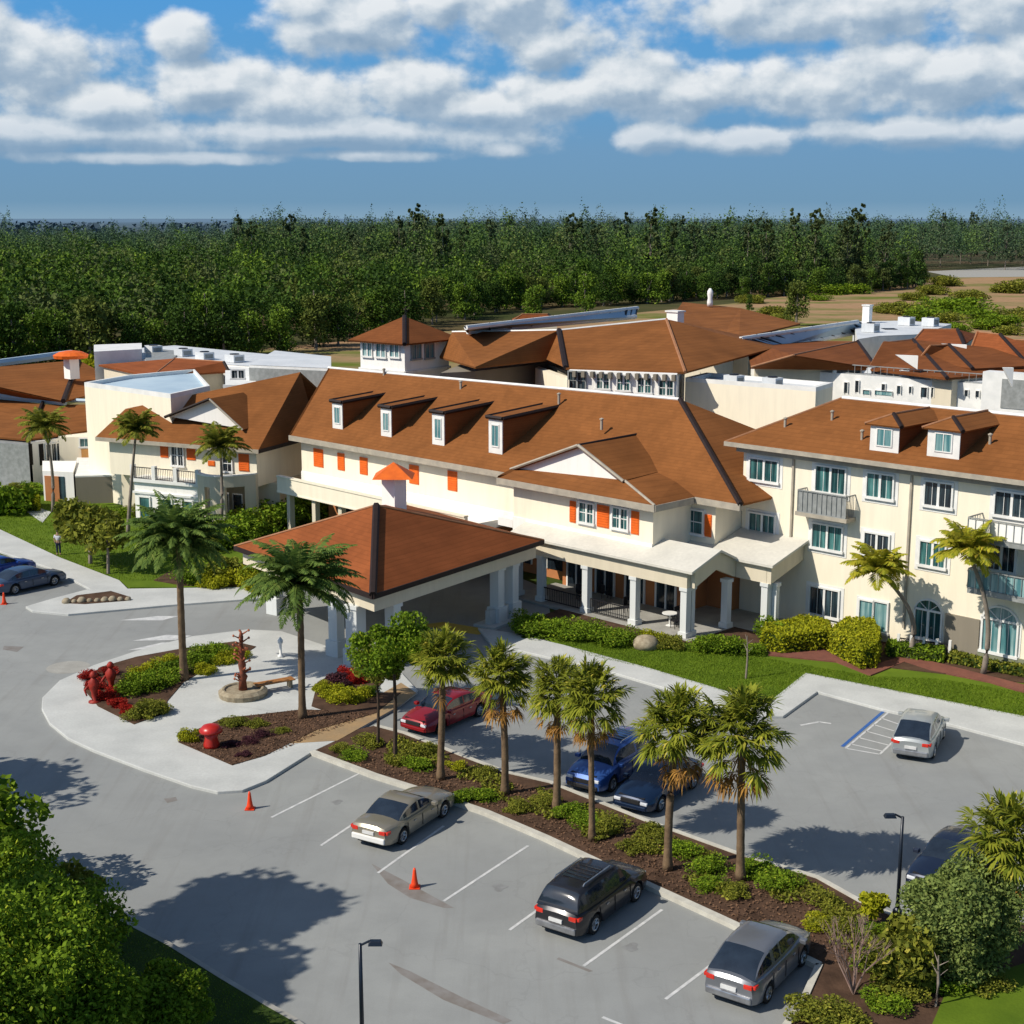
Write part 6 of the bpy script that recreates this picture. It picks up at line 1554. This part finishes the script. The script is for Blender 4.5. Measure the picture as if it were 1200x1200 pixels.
kk = .72 + .32 * rng.random((N_, nl)) + .16 * np.sin(d[:, :, 0] * 6 + d[:, :, 1] * 5 + rng.random((N_, 1)) * 6)
Cx = pts[:, None, 0] + d[:, :, 0] * rx[:, None] * kk; Cy = pts[:, None, 1] + d[:, :, 1] * rx[:, None] * kk
Cz = hh[:, None] * .5 + d[:, :, 2] * hh[:, None] * .5 * kk
C = np.stack([Cx, Cy, Cz], 2).reshape(-1, 3)
Q = leaf_quads(rng, C, .40, .65, .7)
mids = np.repeat(rng.choice(5, size=N_, p=[.34, .2, .14, .22, .1]), nl).astype(np.int32)
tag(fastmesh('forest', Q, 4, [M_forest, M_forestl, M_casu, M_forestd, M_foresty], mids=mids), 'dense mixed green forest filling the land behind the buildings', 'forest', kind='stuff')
# far hazy woods as a low uneven strip of trees
pf = []
for D in (1500, 1800, 2200, 2800, 3600):
    for X in np.arange(-D * .5, D * .5, D * .012):
        if mn.noise(Vector((X * .004, D * .01, 5))) > -.1: pf.append((X + rng.normal() * 8, D + rng.normal() * 60, 10 + 4 * rng.random(), D * .012))
pf = np.array(pf); n2 = 26
d = rng.normal(size=(len(pf), n2, 3)); d[:, :, 2] = np.abs(d[:, :, 2]); d /= np.linalg.norm(d, axis=2)[:, :, None]
C = np.stack([pf[:, None, 0] + d[:, :, 0] * pf[:, None, 3], pf[:, None, 1] + d[:, :, 1] * 12, d[:, :, 2] * pf[:, None, 2]], 2).reshape(-1, 3)
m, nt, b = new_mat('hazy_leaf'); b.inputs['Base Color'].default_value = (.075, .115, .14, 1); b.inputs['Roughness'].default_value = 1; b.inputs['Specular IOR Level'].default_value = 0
nn_ = noise(nt, pos(nt), .01, 3); nt.links.new(ramp(nt, nn_, [(.4, (.05, .085, .10)), (.65, (.13, .18, .22))]), b.inputs['Base Color'])  # blue grey of distant air painted as the leaf colour
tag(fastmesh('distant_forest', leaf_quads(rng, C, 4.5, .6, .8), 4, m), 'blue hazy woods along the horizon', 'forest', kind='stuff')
# field scrub
for i, (x, y, s_, k) in enumerate(((1090, 345, 5, 'o'), (1100, 362, 5, 'g'), (1125, 366, 6, 'g'), (1060, 368, 5, 'o'), (1080, 375, 5, 'g'), (1150, 374, 5, 'g'), (1175, 382, 4, 'g'), (1195, 376, 5, 'o'), (1040, 366, 4, 'o'), (1110, 378, 4, 'o'), (1190, 343, 7, 'o'),
                                   (1105, 335, 6, 'o'), (1185, 392, 3.4, 'o'), (1155, 386, 3.4, 'g'), (905, 370, 4, 'o'), (915, 378, 3.5, 'o'), (880, 355, 4, 'o'), (820, 348, 4, 'o'), (960, 352, 3, 'g'), (1135, 352, 5, 'o'), (1070, 352, 4, 'o'), (1120, 390, 3.3, 'g'), (1000, 344, 5, 'g'), (1030, 338, 6, 'g'), (975, 345, 5, 'g'), (940, 346, 5, 'g'))):
    shrub(k, x, y, s_, 'green scrub bush growing in the dry field behind the buildings', 'scrub bushes in the dry field', .55, z=0)

# ================================================================== WORLD
SUN_AZ = math.atan2(-.92, -.39); SUN_EL = R(43)      # compass direction of the sun seen from the scene: x=-.92, y=-.39
w = bpy.data.worlds.new('World'); SC.world = w; w.use_nodes = True; nt = w.node_tree
for n in list(nt.nodes): nt.nodes.remove(n)
out = nd(nt, 'ShaderNodeOutputWorld'); bg = nd(nt, 'ShaderNodeBackground')
sky = nd(nt, 'ShaderNodeTexSky', sky_type='NISHITA'); sky.sun_disc = False; sky.sun_elevation = SUN_EL
sky.sun_rotation = math.atan2(-.92, -.39) ; sky.altitude = 0; sky.air_density = 1.1; sky.dust_density = .6; sky.ozone_density = 1.6
tc = nd(nt, 'ShaderNodeTexCoord'); gen = tc.outputs['Generated']
sp = nd(nt, 'ShaderNodeSeparateXYZ'); nt.links.new(gen, sp.inputs[0])
az = math_(nt, 'MULTIPLY', math_(nt, 'ARCTAN2', sp.outputs[0], sp.outputs[1]), 1735.)
el = math_(nt, 'MULTIPLY', math_(nt, 'ARCSINE', sp.outputs[2]), 1735.)
cmb = nd(nt, 'ShaderNodeCombineXYZ'); nt.links.new(az, cmb.inputs[0]); nt.links.new(el, cmb.inputs[1]); P0 = cmb.outputs[0]
# cloud cells: (x, y in photo pixels, rx, ry)
CL = [(55, 88, 125, 58), (15, 70, 80, 50), (140, 130, 90, 36), (228, 62, 40, 26), (270, 110, 105, 42), (330, 125, 120, 44), (405, 42, 95, 42), (372, 22, 55, 32), (600, 18, 100, 62), (645, 62, 60, 36), (480, 112, 95, 34), (560, 132, 130, 32),
      (640, 122, 90, 36), (745, 108, 90, 44), (800, 112, 110, 36), (845, 28, 105, 40), (1010, 30, 170, 40), (1160, 22, 140, 50), (960, 108, 120, 42), (1085, 98, 130, 48), (1195, 92, 110, 58), (60, 165, 330, 24), (400, 160, 300, 24),
      (755, 166, 50, 20), (860, 168, 70, 18), (1040, 162, 150, 20), (1200, 160, 120, 22), (588, 178, 34, 12), (180, 188, 190, 9), (430, 184, 110, 9), (520, 20, 40, 30), (1350, 60, 160, 90), (-150, 110, 160, 70), (1450, 140, 220, 60), (-350, 130, 220, 60)]
def vm(op, a, b=None, scale=None):
    n = nd(nt, 'ShaderNodeVectorMath', operation=op)
    for i, v in enumerate((a, b)):
        if v is None: continue
        if isinstance(v, tuple): n.inputs[i].default_value = v
        else: nt.links.new(v, n.inputs[i])
    if scale is not None: n.inputs['Scale'].default_value = scale
    return n
def density(P):
    nz = nd(nt, 'ShaderNodeTexNoise'); nz.inputs['Scale'].default_value = 1; nz.inputs['Detail'].default_value = 8; nz.inputs['Roughness'].default_value = .53
    nt.links.new(vm('MULTIPLY', P, (.0115, .0155, 0)).outputs[0], nz.inputs['Vector'])
    best = None
    for (cx_, cy_, rx_, ry_) in CL:
        a = vm('MULTIPLY', P, (1 / rx_, 1 / ry_, 0)).outputs[0]; a = vm('ADD', a, (-(cx_ - 600) / rx_, -(255 - cy_) / ry_, 0)).outputs[0]
        L = vm('LENGTH', a).outputs['Value']
        best = L if best is None else math_(nt, 'SMOOTH_MIN', best, L, .2)
    bl = math_(nt, 'SUBTRACT', 1.0, best)
    # overhead and behind: broken cover
    return math_(nt, 'ADD', bl, math_(nt, 'MULTIPLY_ADD', nz.outputs['Fac'], 2.3, -1.10))
D0 = density(P0); D1 = density(vm('ADD', P0, (-9., 14., 0)).outputs[0])
mask = nd(nt, 'ShaderNodeMapRange'); mask.interpolation_type = 'SMOOTHSTEP'; mask.inputs[1].default_value = -.12; mask.inputs[2].default_value = .42; nt.links.new(D0, mask.inputs[0])
lit = math_(nt, 'MULTIPLY_ADD', math_(nt, 'SUBTRACT', D0, D1), 1.0, .58, clamp=True)
thick = nd(nt, 'ShaderNodeMapRange'); thick.inputs[1].default_value = .1; thick.inputs[2].default_value = 1.3; nt.links.new(D0, thick.inputs[0])
lit = math_(nt, 'SUBTRACT', lit, math_(nt, 'MULTIPLY', thick.outputs[0], .16), clamp=True)
ccol = ramp(nt, lit, [(.0, (.27, .38, .51)), (.35, (.38, .48, .59)), (.62, (.60, .67, .73)), (1, (.88, .90, .91))])
# lower clouds sink into haze
elf = nd(nt, 'ShaderNodeMapRange'); elf.inputs[1].default_value = 40; elf.inputs[2].default_value = 130; nt.links.new(el, elf.inputs[0])
base = ramp(nt, math_(nt, 'DIVIDE', el, 300., clamp=True), [(0, (.23, .37, .50)), (.06, (.165, .315, .47)), (.25, (.16, .325, .52)), (.5, (.12, .34, .62)), (1, (.07, .32, .72))])
nsk = vm('SCALE', sky.outputs[0], None, .10).outputs[0]
hi = nd(nt, 'ShaderNodeMapRange'); hi.inputs[1].default_value = 300; hi.inputs[2].default_value = 700; nt.links.new(el, hi.inputs[0])
skyc = mixc(nt, hi.outputs[0], base, nsk)
cc_ = mixc(nt, math_(nt, 'MULTIPLY_ADD', elf.outputs[0], -.55, .55), ccol, base)
fin = mixc(nt, math_(nt, 'MULTIPLY', mask.outputs[0], .94), skyc, cc_)
nt.links.new(fin, bg.inputs[0]); bg.inputs[1].default_value = 1.0; nt.links.new(bg.outputs[0], out.inputs[0])

sun = bpy.data.lights.new('sun', 'SUN'); sun.energy = 4.9; sun.angle = R(.53); sun.color = (1, .93, .82)
so = bpy.data.objects.new('sun', sun); COL.objects.link(so)
sd = Vector((-.92 * math.cos(SUN_EL), -.39 * math.cos(SUN_EL), math.sin(SUN_EL))); so.rotation_euler = sd.to_track_quat('Z', 'Y').to_euler(); so.location = (-50, 0, 60)

cam = bpy.data.cameras.new('camera'); co = bpy.data.objects.new('camera', cam); COL.objects.link(co)
cam.sensor_width = 36; cam.lens = 36 * F / 1200; cam.clip_end = 40000; cam.clip_start = .5
co.location = (0, 0, H); co.rotation_euler = (math.pi / 2 - TH, 0, 0); SC.camera = co
SC.view_settings.view_transform = 'Standard'; SC.view_settings.look = 'None'; SC.view_settings.exposure = 0
SC.render.resolution_x = 1024; SC.render.resolution_y = 1024
